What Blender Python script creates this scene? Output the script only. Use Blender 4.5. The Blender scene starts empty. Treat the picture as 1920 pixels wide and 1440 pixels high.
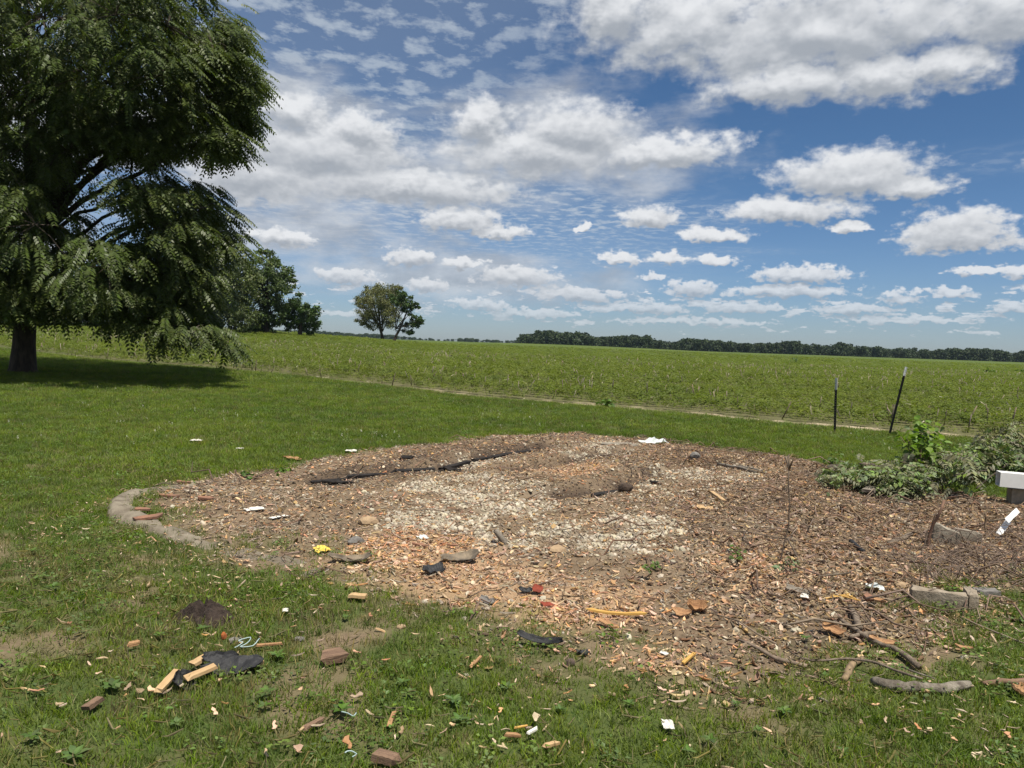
import bpy, math, random
import numpy as np
from mathutils import Vector, Matrix, Euler

random.seed(7)
RNG = np.random.default_rng(11)
SC = bpy.context.scene
COL = SC.collection
R = math.radians

# ------------------------------------------------------------------ camera
FPX, CXP, CYP = 1400.0, 960.0, 720.0
CAM_H = 1.7
cam_d = bpy.data.cameras.new('camera')
cam = bpy.data.objects.new('camera', cam_d)
COL.objects.link(cam)
SC.camera = cam
cam_d.sensor_width = 36.0
cam_d.lens = FPX / 1920.0 * 36.0
cam_d.clip_start = 0.05
cam_d.clip_end = 8000.0
ROT = Matrix.Rotation(R(90 - 3.19), 3, 'X') @ Matrix.Rotation(R(2.0), 3, 'Z')
cam.matrix_world = Matrix.Translation((0, 0, CAM_H)) @ ROT.to_4x4()

# ------------------------------------------------------------------ sun, sky, exposure
SUN_EL, SUN_AZ = R(69), R(142)          # azimuth clockwise from the view direction (+Y)
SUN_DIR = Vector((math.sin(SUN_AZ) * math.cos(SUN_EL), math.cos(SUN_AZ) * math.cos(SUN_EL), math.sin(SUN_EL)))
sun_d = bpy.data.lights.new('sun', 'SUN')
sun = bpy.data.objects.new('sun', sun_d)
COL.objects.link(sun)
sun_d.energy = 5.0
sun_d.angle = R(0.53)
sun_d.color = (1.0, 0.94, 0.83)
sun.rotation_euler = SUN_DIR.to_track_quat('Z', 'Y').to_euler()
sun.location = (0, 0, 60)

SC.view_settings.view_transform = 'Standard'
SC.view_settings.look = 'None'
SC.view_settings.gamma = 1.0
SC.view_settings.exposure = 0.38
SC.view_settings.use_curve_mapping = False
SC.cycles.max_bounces = 6
SC.cycles.diffuse_bounces = 3
SC.cycles.glossy_bounces = 2
SC.cycles.transmission_bounces = 4
SC.cycles.use_denoising = True


def ray(px, py):
    v = Vector(((px - CXP) / FPX, -(py - CYP) / FPX, -1.0))
    return (ROT @ v)


def azel(px, py):
    d = ray(px, py).normalized()
    return math.atan2(d.x, d.y), math.asin(d.z)


class NT:
    """small helper to write node maths"""
    def __init__(s, tree):
        s.t = tree
        s.x = 0

    def n(s, typ, **kw):
        nd = s.t.nodes.new(typ)
        s.x += 40
        nd.location = (s.x, (s.x * 7) % 600)
        for k, v in kw.items():
            setattr(nd, k, v)
        return nd

    def put(s, sock, v):
        if v is None:
            return
        if hasattr(v, 'is_output'):
            s.t.links.new(v, sock)
        else:
            sock.default_value = v

    def m(s, op, a, b=None, c=None, clamp=False):
        nd = s.n('ShaderNodeMath', operation=op, use_clamp=clamp)
        s.put(nd.inputs[0], a); s.put(nd.inputs[1], b); s.put(nd.inputs[2], c)
        return nd.outputs[0]

    def vm(s, op, a, b=None, c=None, val=False):
        nd = s.n('ShaderNodeVectorMath', operation=op)
        s.put(nd.inputs[0], a); s.put(nd.inputs[1], b); s.put(nd.inputs[2], c)
        return nd.outputs['Value'] if val else nd.outputs[0]

    def xyz(s, x, y, z):
        nd = s.n('ShaderNodeCombineXYZ')
        s.put(nd.inputs[0], x); s.put(nd.inputs[1], y); s.put(nd.inputs[2], z)
        return nd.outputs[0]

    def noise(s, vec, scale, detail=4, rough=0.55, dist=0.0, color=False):
        nd = s.n('ShaderNodeTexNoise')
        s.put(nd.inputs['Vector'], vec)
        s.put(nd.inputs['Scale'], scale)
        nd.inputs['Detail'].default_value = detail
        nd.inputs['Roughness'].default_value = rough
        nd.inputs['Distortion'].default_value = dist
        return nd.outputs['Color' if color else 0]

    def sstep(s, v, lo, hi, a=0.0, b=1.0):
        nd = s.n('ShaderNodeMapRange', interpolation_type='SMOOTHSTEP')
        s.put(nd.inputs['Value'], v)
        s.put(nd.inputs['From Min'], lo); s.put(nd.inputs['From Max'], hi)
        s.put(nd.inputs['To Min'], a); s.put(nd.inputs['To Max'], b)
        return nd.outputs[0]

    def lin(s, v, lo, hi, a=0.0, b=1.0):
        nd = s.n('ShaderNodeMapRange')
        s.put(nd.inputs['Value'], v)
        s.put(nd.inputs['From Min'], lo); s.put(nd.inputs['From Max'], hi)
        s.put(nd.inputs['To Min'], a); s.put(nd.inputs['To Max'], b)
        return nd.outputs[0]

    def mix(s, f, a, b, blend='MIX'):
        nd = s.n('ShaderNodeMix', data_type='RGBA', blend_type=blend)
        s.put(nd.inputs[0], f)
        for i, v in ((6, a), (7, b)):
            if isinstance(v, (tuple, list)) and len(v) == 3:
                v = (*v, 1.0)
            s.put(nd.inputs[i], v)
        return nd.outputs[2]

    def attr(s, name):
        nd = s.n('ShaderNodeAttribute', attribute_name=name)
        return nd.outputs['Fac']

    def link(s, a, b):
        s.t.links.new(a, b)


# clouds: (x, y, half width, rise above, drop below) as seen from the lawn, turned into azimuth / elevation
CLOUDS = [
    # the large cumulus overhead to the right
    (1160, 20, 130, 110, 90), (1290, 60, 250, 120, 80), (1560, 60, 420, 150, 110), (1470, 160, 190, 70, 50),
    (1790, 120, 125, 60, 45), (1900, 20, 220, 120, 70), (1650, 140, 120, 70, 60),
    # the central bank
    (905, 225, 85, 55, 70), (1080, 250, 150, 75, 70), (1010, 290, 240, 60, 55), (1230, 290, 190, 45, 32),
    (690, 250, 90, 45, 60), (560, 205, 80, 40, 60), (600, 285, 230, 70, 70), (760, 350, 280, 45, 38), (480, 330, 170, 60, 60),
    # middle distance
    (865, 412, 105, 34, 26), (935, 434, 80, 18, 16), (770, 482, 58, 26, 20), (870, 494, 55, 12, 10),
    (525, 442, 75, 20, 20), (650, 520, 70, 22, 14), (800, 538, 45, 20, 14), (970, 520, 100, 26, 22),
    (1220, 407, 76, 32, 20), (1096, 425, 22, 14, 10), (1600, 335, 170, 62, 40), (1700, 350, 90, 36, 22),
    (1480, 400, 150, 36, 24), (1345, 444, 78, 22, 16), (1590, 430, 44, 14, 9), (1790, 445, 112, 58, 32),
    (1160, 488, 50, 18, 11), (1248, 488, 48, 22, 12), (1342, 490, 54, 15, 10), (1500, 516, 110, 22, 13),
    (1835, 508, 55, 12, 8), (1910, 512, 40, 18, 10), (1225, 522, 30, 12, 8), (1300, 545, 62, 22, 14),
    (1480, 546, 130, 18, 12), (1690, 560, 46, 17, 11), (1785, 550, 45, 13, 8), (1090, 555, 110, 20, 13),
    (1600, 580, 80, 14, 10), (1910, 580, 50, 14, 9), (1380, 578, 110, 16, 10), (1200, 580, 120, 14, 9),
    (900, 575, 70, 16, 10), (1000, 590, 120, 12, 8), (1300, 605, 160, 9, 6), (1700, 600, 150, 10, 6), (700, 590, 110, 12, 9),
    # carrying on past the edges of the view and overhead
    (2120, 430, 150, 60, 36), (2080, 540, 120, 26, 14), (2250, 250, 200, 90, 60), (-180, 380, 220, 80, 60),
    (-220, 520, 160, 34, 20), (60, 470, 160, 40, 30), (250, 530, 120, 26, 18), (200, 260, 200, 80, 60), (-150, 150, 260, 110, 80),
    (300, -260, 320, 160, 110), (1900, -330, 360, 170, 120), (1100, -420, 240, 130, 90),
]


def build_world():
    w = bpy.data.worlds.new('World')
    SC.world = w
    w.use_nodes = True
    w.node_tree.nodes.clear()
    t = NT(w.node_tree)
    tc = t.n('ShaderNodeTexCoord')
    d = t.vm('NORMALIZE', tc.outputs['Generated'])
    sep = t.n('ShaderNodeSeparateXYZ'); t.link(d, sep.inputs[0])
    dx, dy, dz = sep.outputs
    az = t.m('ARCTAN2', dx, dy)
    el = t.m('ARCSINE', dz)
    per = R(90)
    # the same kind of cloud field repeats round the compass
    azw = t.m('SUBTRACT', t.m('FLOORED_MODULO', t.m('ADD', az, per / 2), per), per / 2)

    sky = t.n('ShaderNodeTexSky', sky_type='NISHITA', sun_disc=False)
    sky.sun_elevation = SUN_EL
    sky.sun_rotation = SUN_AZ
    sky.altitude = 300
    sky.air_density = 1.0
    sky.dust_density = 0.4
    sky.ozone_density = 2.5
    skyc = t.mix(1.0, sky.outputs[0], t.mix(t.sstep(el, R(-2), R(16)), SKY_TINT_LOW, SKY_TINT), 'MULTIPLY')

    # ---- density group
    g = bpy.data.node_groups.new('cloud_density', 'ShaderNodeTree')
    for nm in ('az', 'el', 'azn'):
        g.interface.new_socket(nm, in_out='INPUT', socket_type='NodeSocketFloat')
    g.interface.new_socket('H', in_out='OUTPUT', socket_type='NodeSocketFloat')
    g.interface.new_socket('S', in_out='OUTPUT', socket_type='NodeSocketFloat')
    q = NT(g)
    gi = q.n('NodeGroupInput'); go = q.n('NodeGroupOutput')
    ga, ge, gn = gi.outputs[0], gi.outputs[1], gi.outputs[2]
    nv = q.xyz(gn, q.m('MULTIPLY', ge, 1.5), 0.0)
    wn = q.noise(nv, 16.0, 3, 0.5, color=True)
    wv = q.vm('MULTIPLY_ADD', wn, (1, 1, 1), (-0.5, -0.5, -0.5))
    wsp = q.n('ShaderNodeSeparateXYZ'); q.link(wv, wsp.inputs[0])
    amp = q.lin(ge, R(2), R(25), 0.016, 0.060)
    ae = q.m('MULTIPLY_ADD', wsp.outputs[0], amp, ga)
    ee = q.m('MULTIPLY_ADD', wsp.outputs[1], q.m('MULTIPLY', amp, 0.55), ge)
    wn2 = q.noise(nv, 75.0, 2, 0.5, color=True)
    wsp2 = q.n('ShaderNodeSeparateXYZ'); q.link(q.vm('MULTIPLY_ADD', wn2, (1, 1, 1), (-0.5, -0.5, -0.5)), wsp2.inputs[0])
    ae = q.m('MULTIPLY_ADD', wsp2.outputs[0], 0.036, ae)
    ee = q.m('MULTIPLY_ADD', wsp2.outputs[1], 0.018, ee)
    V = q.xyz(ae, ee, ee)
    D = None
    for (x, y, hw, ht, hb) in CLOUDS:
        a0, e0 = azel(x, y)
        cw, ct, cb = hw * 1.12 / FPX / math.cos(e0), ht * 1.15 / FPX, hb * 1.1 / FPX
        k = q.vm('MULTIPLY_ADD', V, (1 / cw, 1 / ct, -1 / cb), (-a0 / cw, -e0 / ct, e0 / cb))
        k = q.vm('MAXIMUM', k, (-1e4, 0, 0))
        L = q.vm('LENGTH', k, val=True)
        D = L if D is None else q.m('MINIMUM', D, L)
    n1 = q.noise(nv, 24.0, 8, 0.58)
    n2 = q.noise(nv, 70.0, 7, 0.6)
    kk = q.lin(ge, R(3), R(15))
    nn = q.m('MULTIPLY_ADD', q.m('SUBTRACT', n1, n2), kk, n2)
    H = q.m('SUBTRACT', 1.0, D)
    H1 = q.m('MULTIPLY_ADD', q.m('SUBTRACT', nn, 0.5), q.lin(ge, R(5), R(20), 1.7, 1.3), H)
    # rows of far-off cumulus close to the horizon
    row = q.noise(q.xyz(gn, q.m('MULTIPLY', ge, 3.0), 3.7), 30.0, 6, 0.6)
    row = q.m('MULTIPLY', q.m('SUBTRACT', row, 0.50), 4.2)
    row = q.m('SUBTRACT', row, q.lin(q.m('ABSOLUTE', q.m('SUBTRACT', ge, R(2.9))), R(1.2), R(3.0), 0.0, 1.3))
    H1 = q.m('MAXIMUM', H1, row)
    q.link(H1, go.inputs[0])
    m1 = q.noise(nv, 20.0, 3, 0.5)
    m2 = q.noise(nv, 60.0, 3, 0.5)
    mm = q.m('MULTIPLY_ADD', q.m('SUBTRACT', m1, m2), kk, m2)
    S = q.m('MULTIPLY_ADD', q.m('SUBTRACT', mm, 0.5), 0.6, H)
    q.link(q.m('MAXIMUM', S, q.m('MULTIPLY', row, 0.7)), go.inputs[1])

    def dens(e, off=0.0):
        nd = t.n('ShaderNodeGroup'); nd.node_tree = g
        t.link(azw, nd.inputs[0]); t.put(nd.inputs[1], e if not off else t.m('ADD', e, off)); t.link(az, nd.inputs[2])
        return nd.outputs
    H0, S0 = dens(el)
    dl = t.lin(el, R(2), R(25), R(0.35), R(1.1))
    H1, S1 = dens(t.m('ADD', el, dl))
    alpha = t.sstep(H0, 0.16, t.lin(el, R(3), R(20), 0.44, 0.72))
    # thickness decides how much of the sun comes through; the side towards the sun is bright
    dif = t.m('MULTIPLY', t.m('SUBTRACT', S0, S1), t.lin(el, R(3), R(22), 0.9, 2.2))
    fine = t.m('MULTIPLY', t.m('SUBTRACT', H0, H1), 0.30)
    lit = t.m('ADD', t.m('ADD', dif, fine), t.m('MULTIPLY', t.m('SUBTRACT', 0.62, S0), 0.55))
    lit = t.sstep(lit, -0.62, 0.80)
    ccol = t.mix(lit, CLOUD_DARK, CLOUD_LIT)

    # ---- thin high layer: rippled altocumulus in sheets, seen on a flat ceiling
    zz = t.m('MAXIMUM', dz, 0.035)
    pl = t.xyz(t.m('DIVIDE', dx, zz), t.m('DIVIDE', dy, zz), 0.0)
    rip = t.noise(t.vm('MULTIPLY', pl, (1.15, 0.9, 1.0)), 7.0, 6, 0.6, 0.0)
    sheet = t.noise(t.vm('ADD', pl, (3.3, 1.2, 0.0)), 0.32, 3, 0.5)
    bias = t.m('MULTIPLY', t.m('COSINE', t.m('MULTIPLY', t.m('ADD', azw, R(12)), 4.0)), 0.20)
    cov = t.m('MULTIPLY', t.sstep(t.m('ADD', sheet, bias), 0.36, 0.64), t.lin(el, R(2.5), R(6)))
    hi = t.m('MULTIPLY', t.sstep(rip, 0.40, 0.66), cov)
    hi = t.m('MULTIPLY', hi, t.lin(el, R(3), R(9), 0.0, 1.0))
    veil = t.m('MULTIPLY', cov, 0.16)
    hi = t.m('MAXIMUM', t.m('MULTIPLY', hi, 0.72), veil)
    c1 = t.mix(hi, skyc, CLOUD_HIGH)
    # low down the air between dims the clouds into the sky
    fade = t.lin(el, R(0.3), R(7), 0.35, 1.0)
    alpha = t.m('MULTIPLY', alpha, fade)
    # wide soft sheets of thin cloud
    sn = t.noise(t.xyz(az, t.m('MULTIPLY', el, 2.4), 1.3), 9.0, 6, 0.58)
    SD = None
    for (x, y, hw, hh) in ((580, 300, 330, 120), (820, 340, 330, 70), (1080, 270, 300, 110), (560, 430, 300, 60), (850, 520, 380, 50), (480, 190, 200, 80), (-200, 300, 300, 140)):
        a0, e0 = azel(x, y)
        L = t.vm('LENGTH', t.vm('MULTIPLY_ADD', t.xyz(azw, el, 0.0), (FPX / hw, FPX / hh, 0), (-a0 * FPX / hw, -e0 * FPX / hh, 0)), val=True)
        SD = L if SD is None else t.m('MINIMUM', SD, L)
    soft = t.sstep(t.m('MULTIPLY_ADD', t.m('SUBTRACT', sn, 0.5), 2.2, t.m('SUBTRACT', 1.0, SD)), -0.15, 0.75)
    c1 = t.mix(t.m('MULTIPLY', soft, 0.72), c1, t.mix(t.sstep(t.noise(t.xyz(az, t.m('MULTIPLY', el, 2.0), 5.0), 14.0, 5, 0.55), 0.35, 0.65), (5.0, 5.3, 5.8), (7.6, 7.9, 8.3)))
    c2 = t.mix(alpha, c1, ccol)
    bg = t.n('ShaderNodeBackground')
    t.link(c2, bg.inputs[0])
    bg.inputs[1].default_value = WORLD_S
    out = t.n('ShaderNodeOutputWorld')
    t.link(bg.outputs[0], out.inputs[0])


WORLD_S = 0.064
SKY_TINT = (0.54, 0.75, 0.94, 1.0)
SKY_TINT_LOW = (0.72, 0.86, 1.15, 1.0)
CLOUD_LIT = (9.7, 9.9, 10.2, 1.0)
CLOUD_DARK = (4.5, 4.9, 5.5, 1.0)
CLOUD_HIGH = (6.3, 7.1, 8.0, 1.0)
build_world()

# ------------------------------------------------------------------ small tools


def _hash(ix, iy, seed):
    h = (ix.astype(np.int64) * 374761393 + iy.astype(np.int64) * 668265263 + seed * 974634777) & 0x7fffffff
    h = ((h ^ (h >> 13)) * 1274126177) & 0x7fffffff
    h = h ^ (h >> 16)
    return (h & 0xffff) / 65535.0


def vnoise(x, y, s, seed=0):
    x = np.asarray(x, float) / s; y = np.asarray(y, float) / s
    ix = np.floor(x); iy = np.floor(y)
    fx = x - ix; fy = y - iy
    fx = fx * fx * (3 - 2 * fx); fy = fy * fy * (3 - 2 * fy)
    a = _hash(ix, iy, seed); b = _hash(ix + 1, iy, seed); c = _hash(ix, iy + 1, seed); e = _hash(ix + 1, iy + 1, seed)
    return (a * (1 - fx) + b * fx) * (1 - fy) + (c * (1 - fx) + e * fx) * fy


def fbm(x, y, s, seed=0, o=4):
    v = 0; a = 0.5; tot = 0
    for k in range(o):
        v = v + a * vnoise(x, y, s / 2 ** k, seed + k * 17); tot += a; a *= 0.5
    return v / tot


def smooth(v, lo, hi):
    t = np.clip((v - lo) / (hi - lo), 0, 1)
    return t * t * (3 - 2 * t)


def flat(px, py):
    r = ray(px, py)
    k = -CAM_H / r.z
    return (r.x * k, r.y * k)


def poly(pts):
    return np.array([flat(*p) for p in pts])


def inside_sd(x, y, P):
    """signed distance to polygon, positive inside"""
    x = np.asarray(x, float); y = np.asarray(y, float)
    n = len(P); d = np.full(x.shape, 1e9); ins = np.zeros(x.shape, bool)
    for i in range(n):
        ax, ay = P[i]; bx, by = P[(i + 1) % n]
        ex, ey = bx - ax, by - ay
        t = np.clip(((x - ax) * ex + (y - ay) * ey) / (ex * ex + ey * ey + 1e-12), 0, 1)
        d = np.minimum(d, np.hypot(x - ax - t * ex, y - ay - t * ey))
        c = ((ay > y) != (by > y)) & (x < (bx - ax) * (y - ay) / (by - ay + 1e-12) + ax)
        ins ^= c
    return np.where(ins, d, -d)


def line_d(x, y, pts):
    """distance to a polyline and which side"""
    x = np.asarray(x, float); y = np.asarray(y, float)
    best = np.full(x.shape, 1e9); side = np.zeros(x.shape)
    for (ax, ay), (bx, by) in zip(pts[:-1], pts[1:]):
        ex, ey = bx - ax, by - ay
        t = np.clip(((x - ax) * ex + (y - ay) * ey) / (ex * ex + ey * ey), 0, 1)
        dd = np.hypot(x - ax - t * ex, y - ay - t * ey)
        s = np.sign(ex * (y - ay) - ey * (x - ax))
        m = dd < best
        best = np.where(m, dd, best); side = np.where(m, s, side)
    return best, side


# ------------------------------------------------------------------ the layout of the ground
PATCH = poly([(222, 950), (300, 914), (430, 893), (560, 878), (700, 850), (800, 832), (920, 817), (1080, 811), (1220, 820),
              (1330, 834), (1440, 848), (1540, 868), (1680, 905), (1820, 930), (2050, 950), (2150, 1100), (1900, 1110), (1830, 1150),
              (1640, 1190), (1500, 1235), (1330, 1255), (1150, 1235), (1000, 1215), (880, 1175), (760, 1150), (660, 1110),
              (560, 1078), (480, 1055), (400, 1030), (300, 1000)])
GRAVEL = [poly(p) for p in (
    [(700, 940), (790, 905), (900, 893), (1010, 915), (1050, 945), (1000, 975), (1090, 975), (1240, 965), (1290, 1000), (1230, 1035),
     (1150, 1055), (1060, 1062), (970, 1030), (880, 1008), (780, 1000), (700, 985)],
    [(1180, 905), (1260, 880), (1380, 872), (1440, 885), (1390, 905), (1290, 925), (1200, 930)],
    [(1040, 845), (1130, 822), (1210, 830), (1150, 850), (1080, 862)],
    [(800, 868), (900, 858), (960, 866), (880, 880)])]
SAW = [poly(p) for p in (
    [(620, 1060), (690, 1010), (780, 1000), (880, 1015), (980, 1040), (1120, 1075), (1230, 1110), (1200, 1160), (1050, 1170),
     (900, 1140), (740, 1100)],
    [(990, 880), (1100, 862), (1160, 875), (1080, 900)],
    [(1330, 1060), (1450, 1040), (1520, 1090), (1420, 1130)],
    [(1225, 1250), (1290, 1245), (1290, 1330), (1235, 1335)])]
DARKP = [poly(p) for p in (
    [(560, 905), (650, 878), (760, 858), (900, 836), (1000, 826), (1010, 845), (900, 872), (800, 892), (690, 912), (590, 925)],
    [(340, 1140), (430, 1140), (430, 1175), (350, 1180)],
    [(1490, 1170), (1580, 1170), (1570, 1215), (1500, 1215)])]
BARE = [poly(p) for p in (
    [(600, 1185), (740, 1180), (740, 1205), (610, 1208)], [(90, 1200), (190, 1190), (210, 1225), (110, 1235)],
    [(1130, 1225), (1240, 1215), (1480, 1225), (1500, 1275), (1300, 1290), (1180, 1275)],
    [(1700, 1215), (1790, 1205), (1800, 1245), (1720, 1250)], [(420, 1010), (620, 1040), (600, 1075), (470, 1060)],
    [(-20, 1215), (40, 1210), (30, 1240), (-20, 1245)])]
EDGE = np.array([(-60.0, 69.0)] + [flat(*p) for p in ((200, 680), (500, 701), (900, 746), (1150, 766), (1560, 804), (1920, 829))] + [(24.0, 3.0)])
TR1 = [flat(*p) for p in ((600, 908), (700, 893), (790, 878), (900, 858), (1010, 838))]
TR2 = [flat(*p) for p in ((1040, 930), (1110, 922), (1170, 905), (1230, 882))]
TR3 = [flat(*p) for p in ((960, 880), (1030, 868), (1100, 856), (1160, 846))]


def trench(x, y):
    m = np.zeros(np.shape(x))
    n = 0.75 + 0.5 * fbm(x, y, 0.35, 45, 3)
    for T, w in ((TR1, 0.25), (TR2, 0.18), (TR3, 0.17)):
        d, s = line_d(x, y, T)
        m = np.maximum(m, np.exp(-(d / (w * n)) ** 2))
    return np.where((y > 6) & (y < 17), m, 0)


def patch_mask(x, y):
    sd = inside_sd(x, y, PATCH)
    wob = (fbm(x, y, 1.1, 3) - 0.5) * 1.3 + (fbm(x, y, 0.28, 9, 3) - 0.5) * 0.55
    near = smooth(y, 8.5, 5.5)
    return smooth(sd + wob * (0.45 + 0.75 * near), -0.16 - 0.4 * near, 0.22 + 0.35 * near)


def any_mask(x, y, L, wob=0.35, soft=0.18, seed=5):
    n = (fbm(x, y, 0.5, seed) - 0.5) * 2 * wob
    m = np.zeros(np.shape(x))
    for P in L:
        m = np.maximum(m, smooth(inside_sd(x, y, P) + n, -soft, soft))
    return m


def field_sd(x, y):
    d, s = line_d(x, y, EDGE)
    return d * s       # positive on the field side


def gz(x, y):
    x = np.asarray(x, float); y = np.asarray(y, float)
    z = 1.6 * np.exp(-(((x + 45) / 32) ** 2 + ((y - 125) / 55) ** 2))
    z = z + 1.5 * np.exp(-(((x - 14) / 75) ** 2 + ((y - 300) / 70) ** 2))
    z = z + 0.9 * np.exp(-(((x + 110) / 60) ** 2 + ((y - 130) / 70) ** 2))
    nearm = smooth(np.hypot(x, y), 45, 25)
    z = z + nearm * ((fbm(x, y, 3.2, 21, 2) - 0.5) * 0.09 + (fbm(x, y, 0.7, 22, 3) - 0.5) * 0.03)
    sel = (np.abs(x - 2) < 11) & (y > 2) & (y < 18)
    if np.any(sel):
        m = np.where(sel, smooth(inside_sd(x, y, PATCH), -0.3, 0.5), 0)
        rough = (fbm(x, y, 0.9, 31, 4) - 0.5) * 0.12 + (fbm(x, y, 0.22, 33, 3) - 0.5) * 0.055
        for T, dep in ((TR1, 0.075), (TR2, 0.09), (TR3, 0.06)):
            d, s = line_d(x, y, T)
            rough = rough - dep * np.exp(-(d / 0.13) ** 2) + np.where(s > 0, 0.85, 0.0) * dep * np.exp(-((d - 0.3) / 0.16) ** 2) * (0.4 + fbm(x, y, 0.3, 41, 2))
        z = z + m * rough
    return z


def G(px, py):
    r = ray(px, py)
    if r.z > -1e-4:
        return Vector((r.x * 200, r.y * 200, 0))
    k = -CAM_H / r.z
    near = k < 30
    for _ in range(2 if near else 9):
        zz = float(gz(np.array([r.x * k]), np.array([r.y * k]))[0])
        k2 = max(1.0, (zz - CAM_H) / r.z)
        k = k2 if near else 0.5 * k + 0.5 * k2
    return Vector((r.x * k, r.y * k, float(gz(np.array([r.x * k]), np.array([r.y * k]))[0])))


def Z(x, y):
    return float(gz(np.array([x]), np.array([y]))[0])


def at(px, py, depth):
    """the point at a given forward distance that one sees there"""
    r = ray(px, py)
    k = depth / r.y
    return np.array((r.x * k, r.y * k, CAM_H + r.z * k))


def project(P):
    """pixel position of world points (used to leave out what the view cannot show)"""
    M = np.array(ROT)
    q = (np.asarray(P) - np.array((0, 0, CAM_H))) @ M
    zc = np.maximum(-q[:, 2], 1e-6)
    return CXP + FPX * q[:, 0] / zc, CYP - FPX * q[:, 1] / zc, -q[:, 2]


def in_view(x, y, pad=90):
    P = np.stack([x, y, np.zeros_like(x)], 1)
    u, v, dd = project(P)
    return (dd > 0.5) & (u > -pad) & (u < 1920 + pad) & (v < 1440 + pad)


# ------------------------------------------------------------------ objects and materials
def np_mesh(name, V, F, mat=None, smooth_=False):
    me = bpy.data.meshes.new(name)
    V = np.asarray(V, np.float32)
    if isinstance(F, np.ndarray):
        k = F.shape[1]
        me.vertices.add(len(V)); me.vertices.foreach_set('co', V.ravel())
        me.loops.add(F.size); me.loops.foreach_set('vertex_index', F.astype(np.int32).ravel())
        me.polygons.add(len(F))
        me.polygons.foreach_set('loop_start', np.arange(0, F.size, k, dtype=np.int32))
        me.update(calc_edges=True)
    else:
        me.from_pydata([tuple(v) for v in V], [], F)
        me.update()
    me.validate()
    if smooth_:
        me.polygons.foreach_set('use_smooth', np.ones(len(me.polygons), bool))
    if mat:
        me.materials.append(mat)
    return me


def tag(o, label=None, cat=None, group=None, kind=None):
    if label: o['label'] = label
    if cat: o['category'] = cat
    if group: o['group'] = group
    if kind: o['kind'] = kind
    return o


def link(name, me, parent=None, loc=None, rot=None):
    o = bpy.data.objects.new(name, me)
    COL.objects.link(o)
    if parent is not None: o.parent = parent
    if loc is not None: o.location = loc
    if rot is not None: o.rotation_euler = rot
    return o


def empty(name, loc, label, cat, group=None, rotz=0):
    o = link(name, None, loc=loc, rot=(0, 0, rotz))
    o.empty_display_size = 0.1
    return tag(o, label, cat, group)


def mat(name, col, col2=None, rough=0.85, scale=8.0, bump=0.0, spec=0.3, var=0.12, stretch=None, trans=0.0, island=0.0, inst=False, detail=5, metal=0.0, field=0.0):
    m = bpy.data.materials.new(name)
    m.use_nodes = True
    t = NT(m.node_tree)
    b = m.node_tree.nodes['Principled BSDF']
    tc = t.n('ShaderNodeTexCoord')
    vec = tc.outputs['Object']
    if stretch:
        vec = t.vm('MULTIPLY', vec, stretch)
    f = t.sstep(t.noise(vec, scale, detail, 0.6), 0.3, 0.7)
    c = t.mix(f, col, col2 or tuple(x * 0.55 for x in col))
    if inst or island:
        rnd = t.n('ShaderNodeObjectInfo').outputs['Random'] if inst else t.n('ShaderNodeNewGeometry').outputs['Random Per Island']
        amt = island or var
        hsv = t.n('ShaderNodeHueSaturation')
        t.link(c, hsv.inputs['Color'])
        t.put(hsv.inputs['Value'], t.lin(rnd, 0, 1, 1 - amt * 1.6, 1 + amt * 1.6))
        r2 = t.m('FRACT', t.m('MULTIPLY', rnd, 37.7))
        t.put(hsv.inputs['Hue'], t.lin(r2, 0, 1, 0.5 - amt * 0.07, 0.5 + amt * 0.07))
        r3 = t.m('FRACT', t.m('MULTIPLY', rnd, 91.3))
        t.put(hsv.inputs['Saturation'], t.lin(r3, 0, 1, 1 - amt, 1 + amt * 0.6))
        c = hsv.outputs[0]
    if field:
        pos = t.n('ShaderNodeNewGeometry').outputs['Position']
        w1 = t.sstep(t.m('ADD', t.m('MULTIPLY', t.noise(pos, 0.28, 4, 0.6), 0.6), t.m('MULTIPLY', t.noise(pos, 1.7, 3, 0.6), 0.4)), 0.36, 0.64)
        c = t.mix(1.0, c, t.mix(w1, (1 - field, 1 - field * 0.75, 1 - field, 1), (1 + field * 1.1, 1 + field * 0.7, 1 + field * 0.2, 1)), 'MULTIPLY')
    t.link(c, b.inputs['Base Color'])
    b.inputs['Roughness'].default_value = rough
    b.inputs['Specular IOR Level'].default_value = spec
    b.inputs['Metallic'].default_value = metal
    if bump:
        bp = t.n('ShaderNodeBump')
        bp.inputs['Strength'].default_value = bump
        bp.inputs['Distance'].default_value = 0.02
        t.link(t.noise(vec, scale * 2.2, 6, 0.65), bp.inputs['Height'])
        t.link(bp.outputs[0], b.inputs['Normal'])
    if trans:
        tr = t.n('ShaderNodeBsdfTranslucent')
        t.link(t.mix(1.0, c, (1.25, 1.35, 0.6), 'MULTIPLY'), tr.inputs[0])
        mx = t.n('ShaderNodeMixShader')
        mx.inputs[0].default_value = trans
        t.link(b.outputs[0], mx.inputs[1]); t.link(tr.outputs[0], mx.inputs[2])
        t.link(mx.outputs[0], m.node_tree.nodes['Material Output'].inputs[0])
    return m


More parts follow.
